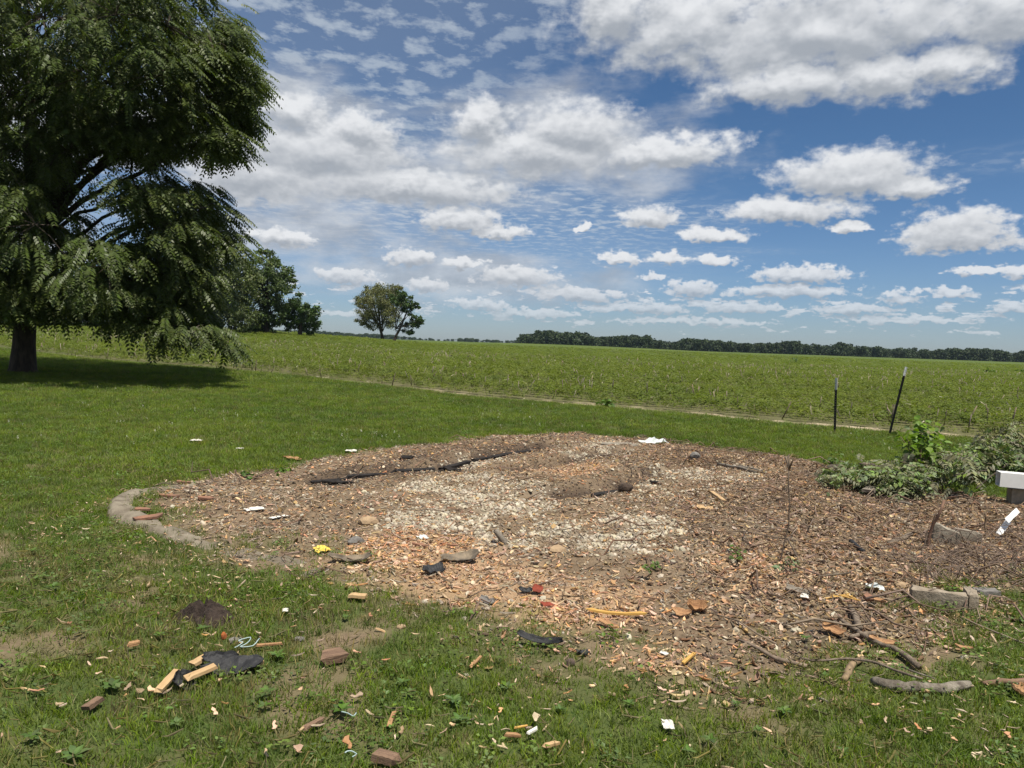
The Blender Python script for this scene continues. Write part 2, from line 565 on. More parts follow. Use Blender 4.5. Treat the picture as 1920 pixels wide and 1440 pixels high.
M = {}
M['grass'] = mat('grass_blade', (0.165, 0.226, 0.034), (0.115, 0.172, 0.026), rough=0.6, spec=0.2, trans=0.38, inst=True, var=0.26, scale=30, field=0.28)
M['grass_dry'] = mat('dry_grass_blade', (0.25, 0.21, 0.085), (0.17, 0.15, 0.055), rough=0.7, trans=0.3, inst=True, var=0.25, scale=30)
M['clover'] = mat('clover_leaf', (0.13, 0.195, 0.04), (0.09, 0.15, 0.03), rough=0.5, trans=0.3, inst=True, var=0.2, scale=30)
M['flower'] = mat('clover_flower', (0.62, 0.60, 0.50), (0.5, 0.5, 0.4), rough=0.8, inst=True, var=0.1)
M['soy'] = mat('soybean_leaf', (0.160, 0.198, 0.042), (0.118, 0.155, 0.032), rough=0.55, spec=0.15, trans=0.38, inst=True, var=0.16, scale=12, field=0.16)
M['stalk'] = mat('dead_stalk', (0.20, 0.16, 0.11), (0.10, 0.085, 0.065), rough=0.9, inst=True, var=0.3, scale=12)
M['husk'] = mat('corn_residue', (0.50, 0.46, 0.34), (0.36, 0.32, 0.22), rough=0.8, inst=True, var=0.2, scale=12)
M['walnut'] = mat('walnut_leaflet', (0.086, 0.112, 0.028), (0.058, 0.082, 0.020), rough=0.45, spec=0.3, trans=0.3, island=0.2, scale=0.6)
M['leafA'] = mat('cottonwood_leaf', (0.100, 0.140, 0.045), (0.066, 0.10, 0.034), rough=0.55, trans=0.25, island=0.25, scale=0.4)
M['leafB'] = mat('dark_green_leaf', (0.066, 0.112, 0.028), (0.045, 0.08, 0.02), rough=0.55, trans=0.22, island=0.25, scale=0.4)
M['leafC'] = mat('olive_leaf', (0.110, 0.135, 0.042), (0.075, 0.10, 0.033), rough=0.55, trans=0.25, island=0.25, scale=0.4)
M['leafD'] = mat('thin_olive_leaf', (0.195, 0.20, 0.085), (0.14, 0.15, 0.062), rough=0.6, trans=0.3, island=0.3, scale=0.4)
M['leafF'] = mat('far_wood_leaf', (0.044, 0.068, 0.022), (0.028, 0.046, 0.016), rough=0.7, trans=0.12, island=0.25, scale=0.1)
M['bark'] = mat('grey_brown_bark', (0.085, 0.066, 0.050), (0.035, 0.028, 0.022), rough=0.95, scale=9, bump=0.9, stretch=(1, 1, 0.25))
M['barkl'] = mat('pale_branch_bark', (0.24, 0.19, 0.14), (0.10, 0.075, 0.055), rough=0.9, scale=22, bump=0.7, stretch=(1, 1, 0.5))
M['birch'] = mat('grey_lichen_bark', (0.30, 0.265, 0.21), (0.085, 0.068, 0.052), rough=0.9, scale=16, bump=0.8)
M['twig'] = mat('dry_twig', (0.23, 0.155, 0.10), (0.12, 0.08, 0.055), rough=0.9, scale=20, inst=True, var=0.25)
M['chip_tan'] = mat('tan_wood_chip', (0.49, 0.36, 0.22), (0.36, 0.255, 0.15), rough=0.85, scale=25, inst=True, var=0.28)
M['chip_org'] = mat('orange_wood_chip', (0.51, 0.31, 0.17), (0.36, 0.195, 0.10), rough=0.85, scale=25, inst=True, var=0.28)
M['chip_brn'] = mat('brown_bark_chip', (0.245, 0.162, 0.098), (0.135, 0.088, 0.054), rough=0.9, scale=25, inst=True, var=0.3)
M['chip_gry'] = mat('grey_wood_chip', (0.34, 0.275, 0.195), (0.215, 0.17, 0.12), rough=0.9, scale=25, inst=True, var=0.28)
M['deadleaf'] = mat('dead_leaf', (0.40, 0.275, 0.16), (0.25, 0.16, 0.09), rough=0.8, scale=18, inst=True, var=0.35, trans=0.12)
M['gravel'] = mat('limestone_gravel', (0.48, 0.425, 0.32), (0.34, 0.29, 0.21), rough=0.9, scale=18, inst=True, var=0.2)
M['clod'] = mat('dark_soil_clod', (0.115, 0.083, 0.060), (0.055, 0.040, 0.030), rough=0.95, scale=25, inst=True, var=0.25, bump=0.5)
M['wilt'] = mat('wilted_leaf', (0.18, 0.245, 0.075), (0.115, 0.165, 0.055), rough=0.6, trans=0.2, island=0.35, scale=4)
M['wilt_dry'] = mat('drying_leaf', (0.19, 0.205, 0.10), (0.13, 0.115, 0.068), rough=0.7, trans=0.15, island=0.35, scale=4)
M['shrub'] = mat('bright_sapling_leaf', (0.15, 0.235, 0.028), (0.105, 0.18, 0.022), rough=0.5, trans=0.35, inst=True, var=0.25, scale=14)
M['weed'] = mat('weed_leaf', (0.105, 0.17, 0.035), (0.075, 0.13, 0.028), rough=0.5, trans=0.3, inst=True, var=0.2, scale=14)
M['wood'] = mat('fresh_pale_wood', (0.52, 0.36, 0.19), (0.40, 0.255, 0.125), rough=0.7, scale=10, stretch=(0.5, 6, 6), bump=0.2)
M['woody'] = mat('yellow_split_wood', (0.60, 0.37, 0.10), (0.44, 0.24, 0.06), rough=0.7, scale=10, stretch=(0.5, 6, 6), bump=0.25)
M['woodo'] = mat('orange_bark_slab', (0.46, 0.27, 0.13), (0.27, 0.14, 0.07), rough=0.85, scale=14, stretch=(0.8, 4, 4), bump=0.6)
M['woodb'] = mat('brown_weathered_wood', (0.26, 0.165, 0.105), (0.13, 0.08, 0.055), rough=0.9, scale=14, stretch=(0.6, 6, 6), bump=0.6)
M['woodg'] = mat('grey_weathered_wood', (0.27, 0.235, 0.19), (0.14, 0.12, 0.095), rough=0.9, scale=14, stretch=(0.5, 8, 8), bump=0.5)
M['char'] = mat('black_rotten_wood', (0.028, 0.023, 0.020), (0.012, 0.010, 0.009), rough=0.9, scale=14, bump=0.7)
M['tar'] = mat('black_roofing_felt', (0.040, 0.040, 0.042), (0.018, 0.018, 0.019), rough=0.6, scale=20, bump=0.4)
M['taupe'] = mat('worn_roofing_felt', (0.26, 0.205, 0.14), (0.06, 0.052, 0.045), rough=0.8, scale=7, bump=0.4)
M['red'] = mat('faded_red_shingle', (0.27, 0.055, 0.030), (0.15, 0.035, 0.022), rough=0.85, scale=18, bump=0.3)
M['brick'] = mat('orange_red_brick', (0.28, 0.145, 0.09), (0.18, 0.10, 0.068), rough=0.95, scale=18, bump=0.5)
M['tanrock'] = mat('tan_sandstone', (0.40, 0.285, 0.17), (0.28, 0.195, 0.12), rough=0.95, scale=14, bump=0.5)
M['greyrock'] = mat('grey_stone', (0.22, 0.205, 0.185), (0.12, 0.11, 0.10), rough=0.95, scale=14, bump=0.5)
M['curb'] = mat('earthy_old_concrete', (0.25, 0.215, 0.16), (0.135, 0.11, 0.08), rough=0.95, scale=6, bump=0.9)
M['concrete'] = mat('weathered_concrete', (0.31, 0.275, 0.215), (0.18, 0.155, 0.12), rough=0.95, scale=9, bump=0.7)
M['concreted'] = mat('broken_concrete_block', (0.34, 0.285, 0.215), (0.20, 0.16, 0.115), rough=0.95, scale=12, bump=0.7)
M['white'] = mat('white_vinyl', (0.84, 0.83, 0.81), (0.74, 0.73, 0.70), rough=0.45, scale=4)
M['plastic'] = mat('white_plastic_film', (0.78, 0.80, 0.82), (0.62, 0.65, 0.68), rough=0.35, scale=6, trans=0.25)
M['paper'] = mat('dirty_white_scrap', (0.72, 0.70, 0.64), (0.52, 0.49, 0.42), rough=0.8, scale=12)
M['yellow'] = mat('yellow_scrap', (0.75, 0.56, 0.10), (0.58, 0.40, 0.07), rough=0.6, scale=12)
M['teal'] = mat('pale_teal_cord', (0.40, 0.50, 0.48), (0.30, 0.40, 0.39), rough=0.6, scale=30)
M['post'] = mat('black_green_post_paint', (0.014, 0.016, 0.016), (0.008, 0.009, 0.009), rough=0.45, scale=14)
M['tip'] = mat('chalky_white_post_paint', (0.62, 0.63, 0.62), (0.40, 0.41, 0.41), rough=0.7, scale=30)
M['stud'] = mat('sunlit_stud_tone', (0.16, 0.16, 0.15), (0.08, 0.08, 0.08), rough=0.5, scale=30)  # paler than the post: the light the studs catch is in this colour
M['rust'] = mat('rusty_orange_fitting', (0.40, 0.12, 0.03), (0.20, 0.06, 0.02), rough=0.8, scale=30)
M['soil'] = mat('dark_tilled_soil', (0.060, 0.042, 0.032), (0.028, 0.020, 0.016), rough=0.95, scale=30, bump=0.8)


def ground_material():
    m = bpy.data.materials.new('ground_soil_and_turf')
    m.use_nodes = True
    t = NT(m.node_tree)
    b = m.node_tree.nodes['Principled BSDF']
    geo = t.n('ShaderNodeNewGeometry').outputs['Position']
    n_big = t.noise(geo, 0.35, 4, 0.55)
    n_mid = t.noise(geo, 2.2, 5, 0.6)
    n_fin = t.noise(geo, 28.0, 6, 0.65)
    n_vf = t.noise(geo, 95.0, 4, 0.6)
    fin = t.sstep(n_fin, 0.3, 0.7)
    vf = t.sstep(n_vf, 0.3, 0.7)
    lawn = t.mix(fin, (0.050, 0.080, 0.020), (0.090, 0.112, 0.034))
    lawn = t.mix(t.sstep(n_mid, 0.45, 0.72), lawn, (0.115, 0.108, 0.048))
    lawn = t.mix(t.attr('bare'), lawn, t.mix(fin, (0.24, 0.18, 0.115), (0.16, 0.115, 0.075)))
    # crop seen from far off
    rows = t.noise(t.vm('MULTIPLY', geo, (0.05, 0.012, 1.0)), 1.0, 5, 0.6)
    crop = t.mix(t.sstep(rows, 0.35, 0.65), (0.068, 0.100, 0.018), (0.088, 0.118, 0.023))
    crop = t.mix(t.sstep(t.noise(geo, 1.3, 4, 0.7), 0.5, 0.8), crop, (0.11, 0.135, 0.045))
    nearsoil = t.mix(fin, (0.15, 0.135, 0.07), (0.085, 0.09, 0.035))
    crop = t.mix(t.attr('farcrop'), nearsoil, crop)
    c = t.mix(t.attr('field'), lawn, crop)
    strip = t.mix(fin, (0.56, 0.46, 0.33), (0.44, 0.345, 0.24))
    c = t.mix(t.attr('strip'), c, strip)
    # the torn-up floor of the old shed
    soil = t.mix(fin, (0.22, 0.16, 0.103), (0.12, 0.087, 0.057))
    soil = t.mix(t.sstep(n_mid, 0.4, 0.7), soil, t.mix(vf, (0.27, 0.203, 0.135), (0.175, 0.128, 0.085)))
    soil = t.mix(t.attr('saw'), soil, t.mix(vf, (0.43, 0.295, 0.18), (0.26, 0.17, 0.10)))
    soil = t.mix(t.attr('gravelly'), soil, t.mix(vf, (0.36, 0.305, 0.225), (0.19, 0.148, 0.105)))
    soil = t.mix(t.attr('dark'), soil, t.mix(vf, (0.045, 0.032, 0.024), (0.085, 0.061, 0.045)))
    c = t.mix(t.attr('dirt'), c, soil)
    t.link(c, b.inputs['Base Color'])
    b.inputs['Roughness'].default_value = 0.95
    b.inputs['Specular IOR Level'].default_value = 0.12
    bp = t.n('ShaderNodeBump')
    bp.inputs['Strength'].default_value = 0.8
    bp.inputs['Distance'].default_value = 0.02
    t.link(t.m('ADD', n_fin, t.m('MULTIPLY', n_vf, 0.5)), bp.inputs['Height'])
    t.link(bp.outputs[0], b.inputs['Normal'])
    return m


def build_ground():
    def axis(fine_lo, fine_hi, step, lo, hi):
        c = list(np.arange(fine_lo, fine_hi, step))
        v, s = fine_hi, step
        while v < hi:
            c.append(v); s *= 1.16; v += s
        c.append(hi)
        v, s, L = fine_lo, step, []
        while True:
            s *= 1.16; v -= s
            if v < lo: break
            L.append(v)
        return np.array([lo] + L[::-1] + c)
    xs = axis(-8.5, 12.5, 0.055, -1290, 1290)
    ys = axis(2.4, 17.5, 0.055, -110, 1390)
    X, Y = np.meshgrid(xs, ys)
    x = X.ravel(); y = Y.ravel()
    z = gz(x, y)
    V = np.stack([x, y, z], 1)
    nx, ny = len(xs), len(ys)
    i = np.arange(nx - 1)[None, :] + np.arange(ny - 1)[:, None] * nx
    F = np.stack([i, i + 1, i + 1 + nx, i + nx], -1).reshape(-1, 4)
    me = np_mesh('ground', V, F, ground_material(), True)
    fs = field_sd(x, y)
    wob = (fbm(x, y, 1.2, 51) - 0.5) * 1.1 + (fbm(x, y, 0.25, 53, 2) - 0.5) * 0.5
    masks = {
        'dirt': patch_mask(x, y),
        'gravelly': any_mask(x, y, GRAVEL) * smooth(fbm(x, y, .42, 303), .34, .56),
        'saw': any_mask(x, y, SAW),
        'dark': np.clip(np.maximum(any_mask(x, y, DARKP, 0.25) * 0.6, trench(x, y)), 0, 1) * (0.35 + 0.75 * smooth(fbm(x, y, 0.3, 47, 3), 0.3, 0.55)),
        'bare': np.maximum(any_mask(x, y, BARE, 0.3, 0.2), 0.7 * smooth(fbm(x, y, 0.9, 61), 0.64, 0.74) * smooth(y, 12, 6)),
        'field': smooth(fs + wob * 0.5, -0.1, 0.25),
        'farcrop': smooth(np.hypot(x, y), 45, 110),
        'strip': smooth(fs + wob, -0.1, 0.1) * smooth(fs + wob, 0.72, 0.45) * smooth(y, 30, 15) * (0.25 + .75 * smooth(fbm(x, y, 1.4, 57), .38, .56)),
    }
    for k, v in masks.items():
        a = me.attributes.new(k, 'FLOAT', 'POINT')
        a.data.foreach_set('value', np.asarray(v, np.float32))
    o = link('ground', me)
    tag(o, 'flat farm ground of mown lawn, torn-up soil and crop field', kind='structure')


build_ground()

# ------------------------------------------------------------------ scattering of what nobody could count
_PROTO = 0


def proto_collection(name, meshes):
    global _PROTO
    c = bpy.data.collections.new(name)
    for i, me in enumerate(meshes):
        o = bpy.data.objects.new('%s.%03d' % (name, i), me)
        c.objects.link(o)
    return c


def scatter(name, label, P, meshes, scale, rot=None, idx=None, parent=None):
    """one object that sets many small copies on the given points"""
    n = len(P)
    col = proto_collection(name + '_kind', meshes)
    me = bpy.data.meshes.new(name)
    me.vertices.add(n); me.vertices.foreach_set('co', np.asarray(P, np.float32).ravel())
    if rot is None:
        rot = np.stack([RNG.normal(0, .12, n), RNG.normal(0, .12, n), RNG.uniform(0, 2 * math.pi, n)], 1)
    if idx is None:
        idx = RNG.integers(0, len(meshes), n)
    a = me.attributes.new('turn', 'FLOAT_VECTOR', 'POINT'); a.data.foreach_set('vector', np.asarray(rot, np.float32).ravel())
    s = np.asarray(scale, np.float32)
    if s.ndim == 1: s = np.repeat(s[:, None], 3, 1)
    a = me.attributes.new('size', 'FLOAT_VECTOR', 'POINT'); a.data.foreach_set('vector', s.ravel())
    a = me.attributes.new('which', 'INT', 'POINT'); a.data.foreach_set('value', np.asarray(idx, np.int32))
    o = link(name, me, parent)
    tag(o, label, kind='stuff')
    ng = bpy.data.node_groups.new(name + '_scatter', 'GeometryNodeTree')
    ng.interface.new_socket('Geometry', in_out='INPUT', socket_type='NodeSocketGeometry')
    ng.interface.new_socket('Geometry', in_out='OUTPUT', socket_type='NodeSocketGeometry')
    N = ng.nodes; L = ng.links
    gi = N.new('NodeGroupInput'); go = N.new('NodeGroupOutput')
    ci = N.new('GeometryNodeCollectionInfo')
    ci.inputs['Collection'].default_value = col
    ci.inputs['Separate Children'].default_value = True
    ci.inputs['Reset Children'].default_value = True
    ip = N.new('GeometryNodeInstanceOnPoints')
    ip.inputs['Pick Instance'].default_value = True

    def at_(nm, typ):
        q = N.new('GeometryNodeInputNamedAttribute'); q.data_type = typ
        q.inputs['Name'].default_value = nm
        return q.outputs[0]
    L.new(gi.outputs[0], ip.inputs['Points'])
    L.new(ci.outputs[0], ip.inputs['Instance'])
    L.new(at_('which', 'INT'), ip.inputs['Instance Index'])
    er = N.new('FunctionNodeEulerToRotation')
    L.new(at_('turn', 'FLOAT_VECTOR'), er.inputs[0])
    L.new(er.outputs[0], ip.inputs['Rotation'])
    L.new(at_('size', 'FLOAT_VECTOR'), ip.inputs['Scale'])
    L.new(ip.outputs[0], go.inputs[0])
    md = o.modifiers.new('scatter', 'NODES')
    md.node_group = ng
    return o


def spread(y0, y1, dens, pad=90):
    """random ground points in the view between two distances"""
    k = 0.80
    n = int(dens * k * (y1 ** 2 - y0 ** 2))
    y = np.sqrt(RNG.uniform(y0 ** 2, y1 ** 2, n))
    x = RNG.uniform(-k, k, n) * y
    m = in_view(x, y, pad)
    return x[m], y[m]


# prototypes ------------------------------------------------------------------
def grass_tuft(nb, h, spreadr, wd, seed, m):
    r = np.random.default_rng(seed)
    V = []; F = []
    for _ in range(nb):
        a = r.uniform(0, 2 * math.pi); rad = spreadr * math.sqrt(r.uniform(0, 1))
        bx, by = rad * math.cos(a), rad * math.sin(a)
        hh = h * r.uniform(0.5, 1.15); la = r.uniform(0, 2 * math.pi); lean = hh * r.uniform(0.15, 0.95)
        fa = r.uniform(0, 2 * math.pi); sx, sy = math.cos(fa) * wd / 2, math.sin(fa) * wd / 2
        i = len(V)
        for t, w in ((0, 1), (0.55, 0.85), (1, 0)):
            ox = bx + math.cos(la) * lean * t * t; oy = by + math.sin(la) * lean * t * t
            oz = hh * t * (1 - 0.25 * t * min(1, lean / hh))
            if w:
                V += [(ox - sx * w, oy - sy * w, oz - 0.004), (ox + sx * w, oy + sy * w, oz - 0.004)]
            else:
                V += [(ox, oy, oz)]
        F += [(i, i + 1, i + 3, i + 2), (i + 2, i + 3, i + 4)]
    return np_mesh('grass_tuft', V, F, m)


def leafy(nl, rad, h, size, seed, m, aspect=0.6, name='leafy_plant'):
    """low plant: leaf blades on unseen stalks, each folded along its rib"""
    r = np.random.default_rng(seed)
    V = []; F = []
    for _ in range(nl):
        a = r.uniform(0, 2 * math.pi); q = rad * math.sqrt(r.uniform(0, 1))
        c = np.array((q * math.cos(a), q * math.sin(a), h * r.uniform(0.35, 1.0)))
        ya = a + r.normal(0, 0.8)
        y = np.array((math.cos(ya), math.sin(ya), r.uniform(-0.6, 0.35))); y /= np.linalg.norm(y)
        x = np.cross(y, (0, 0, 1.0)); x /= np.linalg.norm(x); zz = np.cross(x, y)
        L = size * r.uniform(0.6, 1.2); W = L * aspect
        i = len(V)
        V += [c - y * L / 2, c - x * W / 2 + zz * L * .1, c + x * W / 2 + zz * L * .1, c + y * L / 2]
        F += [(i, i + 1, i + 3), (i, i + 3, i + 2)]
    return np_mesh(name, V, F, m)


def shard_mesh(L, W, T, bend=0.0, n=9, seed=0, m=None, jag=0.25, name='shard', taper=0.0, pw=0.55):
    """irregular flat flake with thickness, bent along its length (x axis)"""
    r = np.random.default_rng(seed)
    top = []
    for k in range(n):
        a = 2 * math.pi * k / n
        ca, sa = math.cos(a), math.sin(a)
        p = pw
        x = math.copysign(abs(ca) ** p, ca) * L / 2 * (1 + r.normal(0, jag) * 0.35)
        y = math.copysign(abs(sa) ** p, sa) * W / 2 * (1 + r.normal(0, jag)) * (1 - taper * (x / L))
        top.append((x, y))
    V = []
    for s in (0.5, -0.5):
        for (x, y) in top:
            z = bend * ((2 * x / L) ** 2 - 0.3) * L * 0.25 + bend * 0.2 * W * (2 * y / W) ** 2
            V.append((x, y, z + s * T + T / 2 + (r.normal(0, T * 0.12))))
    zc = -bend * 0.3 * L * 0.25
    V += [(0, 0, zc + T), (0, 0, zc)]
    F = []
    for k in range(n):
        j = (k + 1) % n
        F += [(2 * n, k, j), (2 * n + 1, n + j, n + k), (k, n + k, n + j, j)]
    return np_mesh(name, V, F, m)


def rock_mesh(seed, m, sq=(1, 1, 0.7), jag=0.22, sub=1, name='stone'):
    import bmesh
    bm = bmesh.new()
    bmesh.ops.create_icosphere(bm, subdivisions=sub, radius=0.5)
    r = np.random.default_rng(seed)
    off = r.uniform(0, 50, 3)
    planes = [(Vector(r.normal(0, 1, 3)).normalized(), r.uniform(0.28, 0.42)) for _ in range(7)]
    for v in bm.verts:
        for nrm, dd in planes:
            k = v.co.dot(nrm) - dd
            if k > 0:
                v.co -= nrm * k * 0.9
        v.co *= 1 + r.normal(0, jag * 0.35)
        v.co = Vector((v.co.x * sq[0], v.co.y * sq[1], v.co.z * sq[2]))
    me = bpy.data.meshes.new(name)
    bm.to_mesh(me); bm.free()
    if m: me.materials.append(m)
    return me


def tube_geo(pts, rad, sides=7, seed=0, rough=0.0, cap=True):
    pts = [Vector(p) for p in pts]
    r = np.random.default_rng(seed)
    V = []; F = []
    up = Vector((0.31, 0.17, 0.94))
    for i, p in enumerate(pts):
        d = (pts[min(i + 1, len(pts) - 1)] - pts[max(i - 1, 0)]).normalized()
        if abs(d.dot(up)) > 0.95: up = Vector((1, 0.2, 0))
        x = d.cross(up).normalized(); y = d.cross(x)
        for k in range(sides):
            a = 2 * math.pi * k / sides
            q = rad[i] * (1 + (r.normal(0, rough) if rough else 0))
            V.append(tuple(p + x * math.cos(a) * q + y * math.sin(a) * q))
    for i in range(len(pts) - 1):
        for k in range(sides):
            a = i * sides + k; b = i * sides + (k + 1) % sides
            F.append((a, b, b + sides, a + sides))
    if cap:
        F.append(tuple(range(sides))[::-1]); F.append(tuple(range((len(pts) - 1) * sides, len(pts) * sides)))
    return V, F


def tube_mesh(name, pts, rad, m, sides=7, seed=0, rough=0.0):
    V, F = tube_geo(pts, rad, sides, seed, rough)
    return np_mesh(name, V, F, m, True)


def joined(geos):
    V = []; F = []
    for v, f in geos:
        o = len(V); V += list(v); F += [tuple(i + o for i in q) for q in f]
    return V, F


def bez(a, b, c, n):
    a, b, c = Vector(a), Vector(b), Vector(c)
    return [a * (1 - t) ** 2 + b * 2 * t * (1 - t) + c * t * t for t in np.linspace(0, 1, n)]


# ------------------------------------------------------------------ trees
def frond_geo(C, Yd, Ud, Ls, rng, npair=8, wid=0.25, ll_=0.25):
    """walnut leaves: a drooping rib with paired leaflets; arrays of centre, direction, up, length"""
    Yd = Yd / np.linalg.norm(Yd, axis=1, keepdims=True)
    X = np.cross(Yd, Ud); X /= np.linalg.norm(X, axis=1, keepdims=True) + 1e-9
    Zd = np.cross(X, Yd)
    n = len(C)
    V = []
    for k in range(npair):
        t = (k + 0.8) / (npair + 0.6)
        prof = math.sin(math.pi * (0.18 + 0.72 * t)) ** 0.6
        for s in (-1, 1):
            droop = -0.40 * t * t
            root = C + Yd * (Ls * t)[:, None] + np.array((0, 0, 1.0)) * (Ls * droop)[:, None]
            ll = Ls * ll_ * prof
            dirl = X * s * 0.86 + Yd * 0.42 + Zd * rng.normal(-0.18, 0.22, (n, 1)) + np.array((0, 0, -0.22))
            dirl /= np.linalg.norm(dirl, axis=1, keepdims=True)
            wv = np.cross(dirl, Zd); wv /= np.linalg.norm(wv, axis=1, keepdims=True) + 1e-9
            w = (ll * wid)[:, None]
            mid = root + dirl * (ll * 0.42)[:, None]
            tip = root + dirl * ll[:, None] + np.array((0, 0, -0.12)) * ll[:, None]
            V.append(np.stack([root, mid + wv * w, tip, mid - wv * w], 1))
    V = np.concatenate(V, 1)                       # n x (npair*2*4) x 3
    return V.reshape(-1, 3)


def quads(nv):
    return np.arange(nv).reshape(-1, 4)


def lobe_points(c, r, n, rng, sq=0.8, lo=0.55):
    d = rng.normal(0, 1, (n, 3)); d /= np.linalg.norm(d, axis=1, keepdims=True)
    q = rng.uniform(lo ** 3, 1.08 ** 3, n) ** (1 / 3)
    off = d * (q * r)[:, None]
    off[:, 2] *= sq
    return c + off, d


def build_walnut():
    rng = np.random.default_rng(5)
    base = G(43, 699)
    D0 = base.y
    root = empty('walnut_tree', base, 'large dark walnut tree with drooping feathery leaves spreading over the lawn', 'tree')
    B = np.array(base)
    lob = [(335, 50, 90), (215, 40, 105), (85, 40, 115), (-60, 50, 130), (-190, 90, 120), (420, 95, 58), (462, 130, 50), (492, 160, 34), (455, 60, 30),
           (305, 150, 95), (165, 150, 115), (30, 180, 125), (-100, 200, 130), (398, 205, 62), (440, 262, 38), (330, 230, 62), (478, 205, 26),
           (110, 290, 95), (10, 320, 115), (-90, 350, 120), (318, 355, 58), (392, 388, 56), (398, 445, 58), (345, 440, 75), (250, 352, 45),
           (85, 420, 88), (0, 450, 105), (-95, 480, 105), (205, 500, 75), (130, 520, 85), (45, 560, 62), (-50, 560, 85), (300, 500, 75), (390, 510, 55),
           (345, 550, 70), (120, -90, 150), (300, -60, 110), (-60, -120, 150), (-230, 250, 110), (-240, 420, 100), (150, 200, 70), (270, 270, 40),
           (215, 200, 60)]
    low = [(265, 585, 52, -3.6), (320, 605, 48, -4.0), (375, 625, 42, -4.2), (425, 645, 32, -4.0), (225, 560, 52, -3), (300, 640, 28, -4), (440, 655, 20, -4),
           (20, 545, 50, -4.5), (75, 535, 50, -4), (-30, 560, 40, -3), (400, 580, 44, -2)]
    C = []; Rr = []
    for (x, y, r) in lob:
        if x > 280: x = 280 + (x - 280) * 0.84
        u = (x - 43) / 480.0
        dep = 6.0 * math.sqrt(max(0.08, 1 - u * u))
        for s in (-1, -0.1, 0.7):
            dd = D0 + s * dep * rng.uniform(0.45, 0.95)
            jx, jy = rng.normal(0, r * 0.10, 2)
            C.append(at(x + jx, y + jy, dd)); Rr.append(r * D0 / FPX * 0.92)
    for (x, y, r, w) in low:
        if x > 280: x = 280 + (x - 280) * 0.86
        C.append(at(x, y, D0 + w)); Rr.append(r * (D0 + w) / FPX)
    C = np.array(C); Rr = np.array(Rr)
    pts = []; dirs = []; tw = []
    for c, r in zip(C, Rr):
        outw = c - (B + np.array((0, 0, c[2] - B[2]))); outw[2] = 0
        outw = outw / (np.linalg.norm(outw) + 1e-6)
        # sprays: separate bunches of leaves on the ends of the twigs, dark room between them
        k = int(5 + 5.5 * (r / 1.2) ** 1.5)
        sc_, sd = lobe_points(c, r * 0.92, k, rng, 0.85, 0.45)
        for q0, d0 in zip(sc_, sd):
            rs = rng.uniform(0.34, 0.58) * min(1.0, 0.5 + r * 0.35)
            tw.append((c, q0))
            ax = d0 * 0.8 + outw * 0.8; ax[2] = ax[2] * 0.4 - 0.1
            ax /= np.linalg.norm(ax)
            for _ in range(13):
                off = rng.normal(0, 1, 3) * np.array((1, 1, 0.32)) * rs * 0.62
                q = ax * 0.75 + off / rs * 0.75 + rng.normal(0, 0.25, 3)
                q[2] = q[2] * 0.5 - 0.42
                q /= np.linalg.norm(q)
                pts.append(q0 + off); dirs.append(q)
    pts = np.array(pts); dirs = np.array(dirs)
    u_, v_, _d = project(pts)
    lowest = np.interp(u_, [-400, 0, 60, 160, 200, 260, 340, 400, 440, 470, 600], [590, 590, 585, 588, 600, 632, 640, 634, 655, 662, 640])
    keep = (pts[:, 2] > B[2] + 0.5) & (v_ < lowest + rng.normal(0, 6, len(v_)))
    pts = pts[keep]; dirs = dirs[keep]
    n = len(pts)
    L = rng.uniform(0.46, 0.76, n)
    up = np.tile((0, 0, 1.0), (n, 1)) + rng.normal(0, 0.22, (n, 3))
    # the leaves that show largest are parts, the rest one mass
    u, v, dd = project(pts)
    vis = np.where((u > 0) & (u < 1920) & (v > 0) & (v < 1440), dd, 1e9)
    order = np.argsort(vis)
    near = order[:280]; rest = order[280:]
    V = frond_geo(pts[rest] - B, dirs[rest], up[rest], L[rest], rng)
    fo = link('foliage', np_mesh('foliage', V, quads(len(V)), M['walnut']), root); tag(fo, kind='stuff')
    for i in near:
        V = frond_geo(np.zeros((1, 3)), dirs[i:i + 1], up[i:i + 1], L[i:i + 1], rng)
        link('leaf', np_mesh('leaf', V, quads(len(V)), M['walnut']), root, loc=pts[i] - B)
    # trunk and limbs
    tp = [(0, 0, -0.2), (0, 0, 0.15), (0.02, 0.05, 1.0), (0.05, 0.1, 2.2), (0.15, 0.1, 3.6), (0.3, 0.2, 5.5), (0.2, 0.1, 8), (0.3, 0.0, 10.5), (0.2, 0, 12.5)]
    trunk = link('trunk', tube_mesh('trunk', tp, [0.62, 0.42, 0.36, 0.34, 0.33, 0.28, 0.22, 0.14, 0.06], M['bark'], 14, 3, 0.035), root)

    def limb(target, h0, r0, sag=0.12):
        t = np.array(target) - B
        a = Vector((0.1, 0.1, h0)); c = Vector(t)
        b = (a + c) / 2 + Vector((0, 0, 0.14 * (c - a).length))
        pt = bez(a, b, c, 8)
        pt = [p + Vector(rng.normal(0, 0.06, 3)) * (0 if k in (0,) else 1) for k, p in enumerate(pt)]
        link('limb', tube_mesh('limb', pt, list(np.linspace(r0, 0.025, 8)), M['bark'], 7, 1, 0.04), root)
    for i, (c, r) in enumerate(zip(C, Rr)):
        t = c - B
        hd = math.hypot(t[0], t[1])
        h0 = min(max(1.9, t[2] - hd * 0.55), 11.0)
        if i % 3 == 1 or i >= 3 * len(lob):
            limb(c, h0, 0.04 + 0.012 * hd)
    limb(at(262, 258, D0), 4.4, 0.2); limb(at(208, 262, D0 + .3), 4.6, 0.17)
    limb(at(330, 410, D0 - 1), 3.0, 0.15)
    geos = []
    for (a, b) in tw:
        mdl = (a + b) / 2 + np.array((0, 0, 0.1))
        geos.append(tube_geo([a - B, mdl - B, b - B], [0.018, 0.012, 0.006], 3, 0, 0, False))
    V, F = joined(geos)
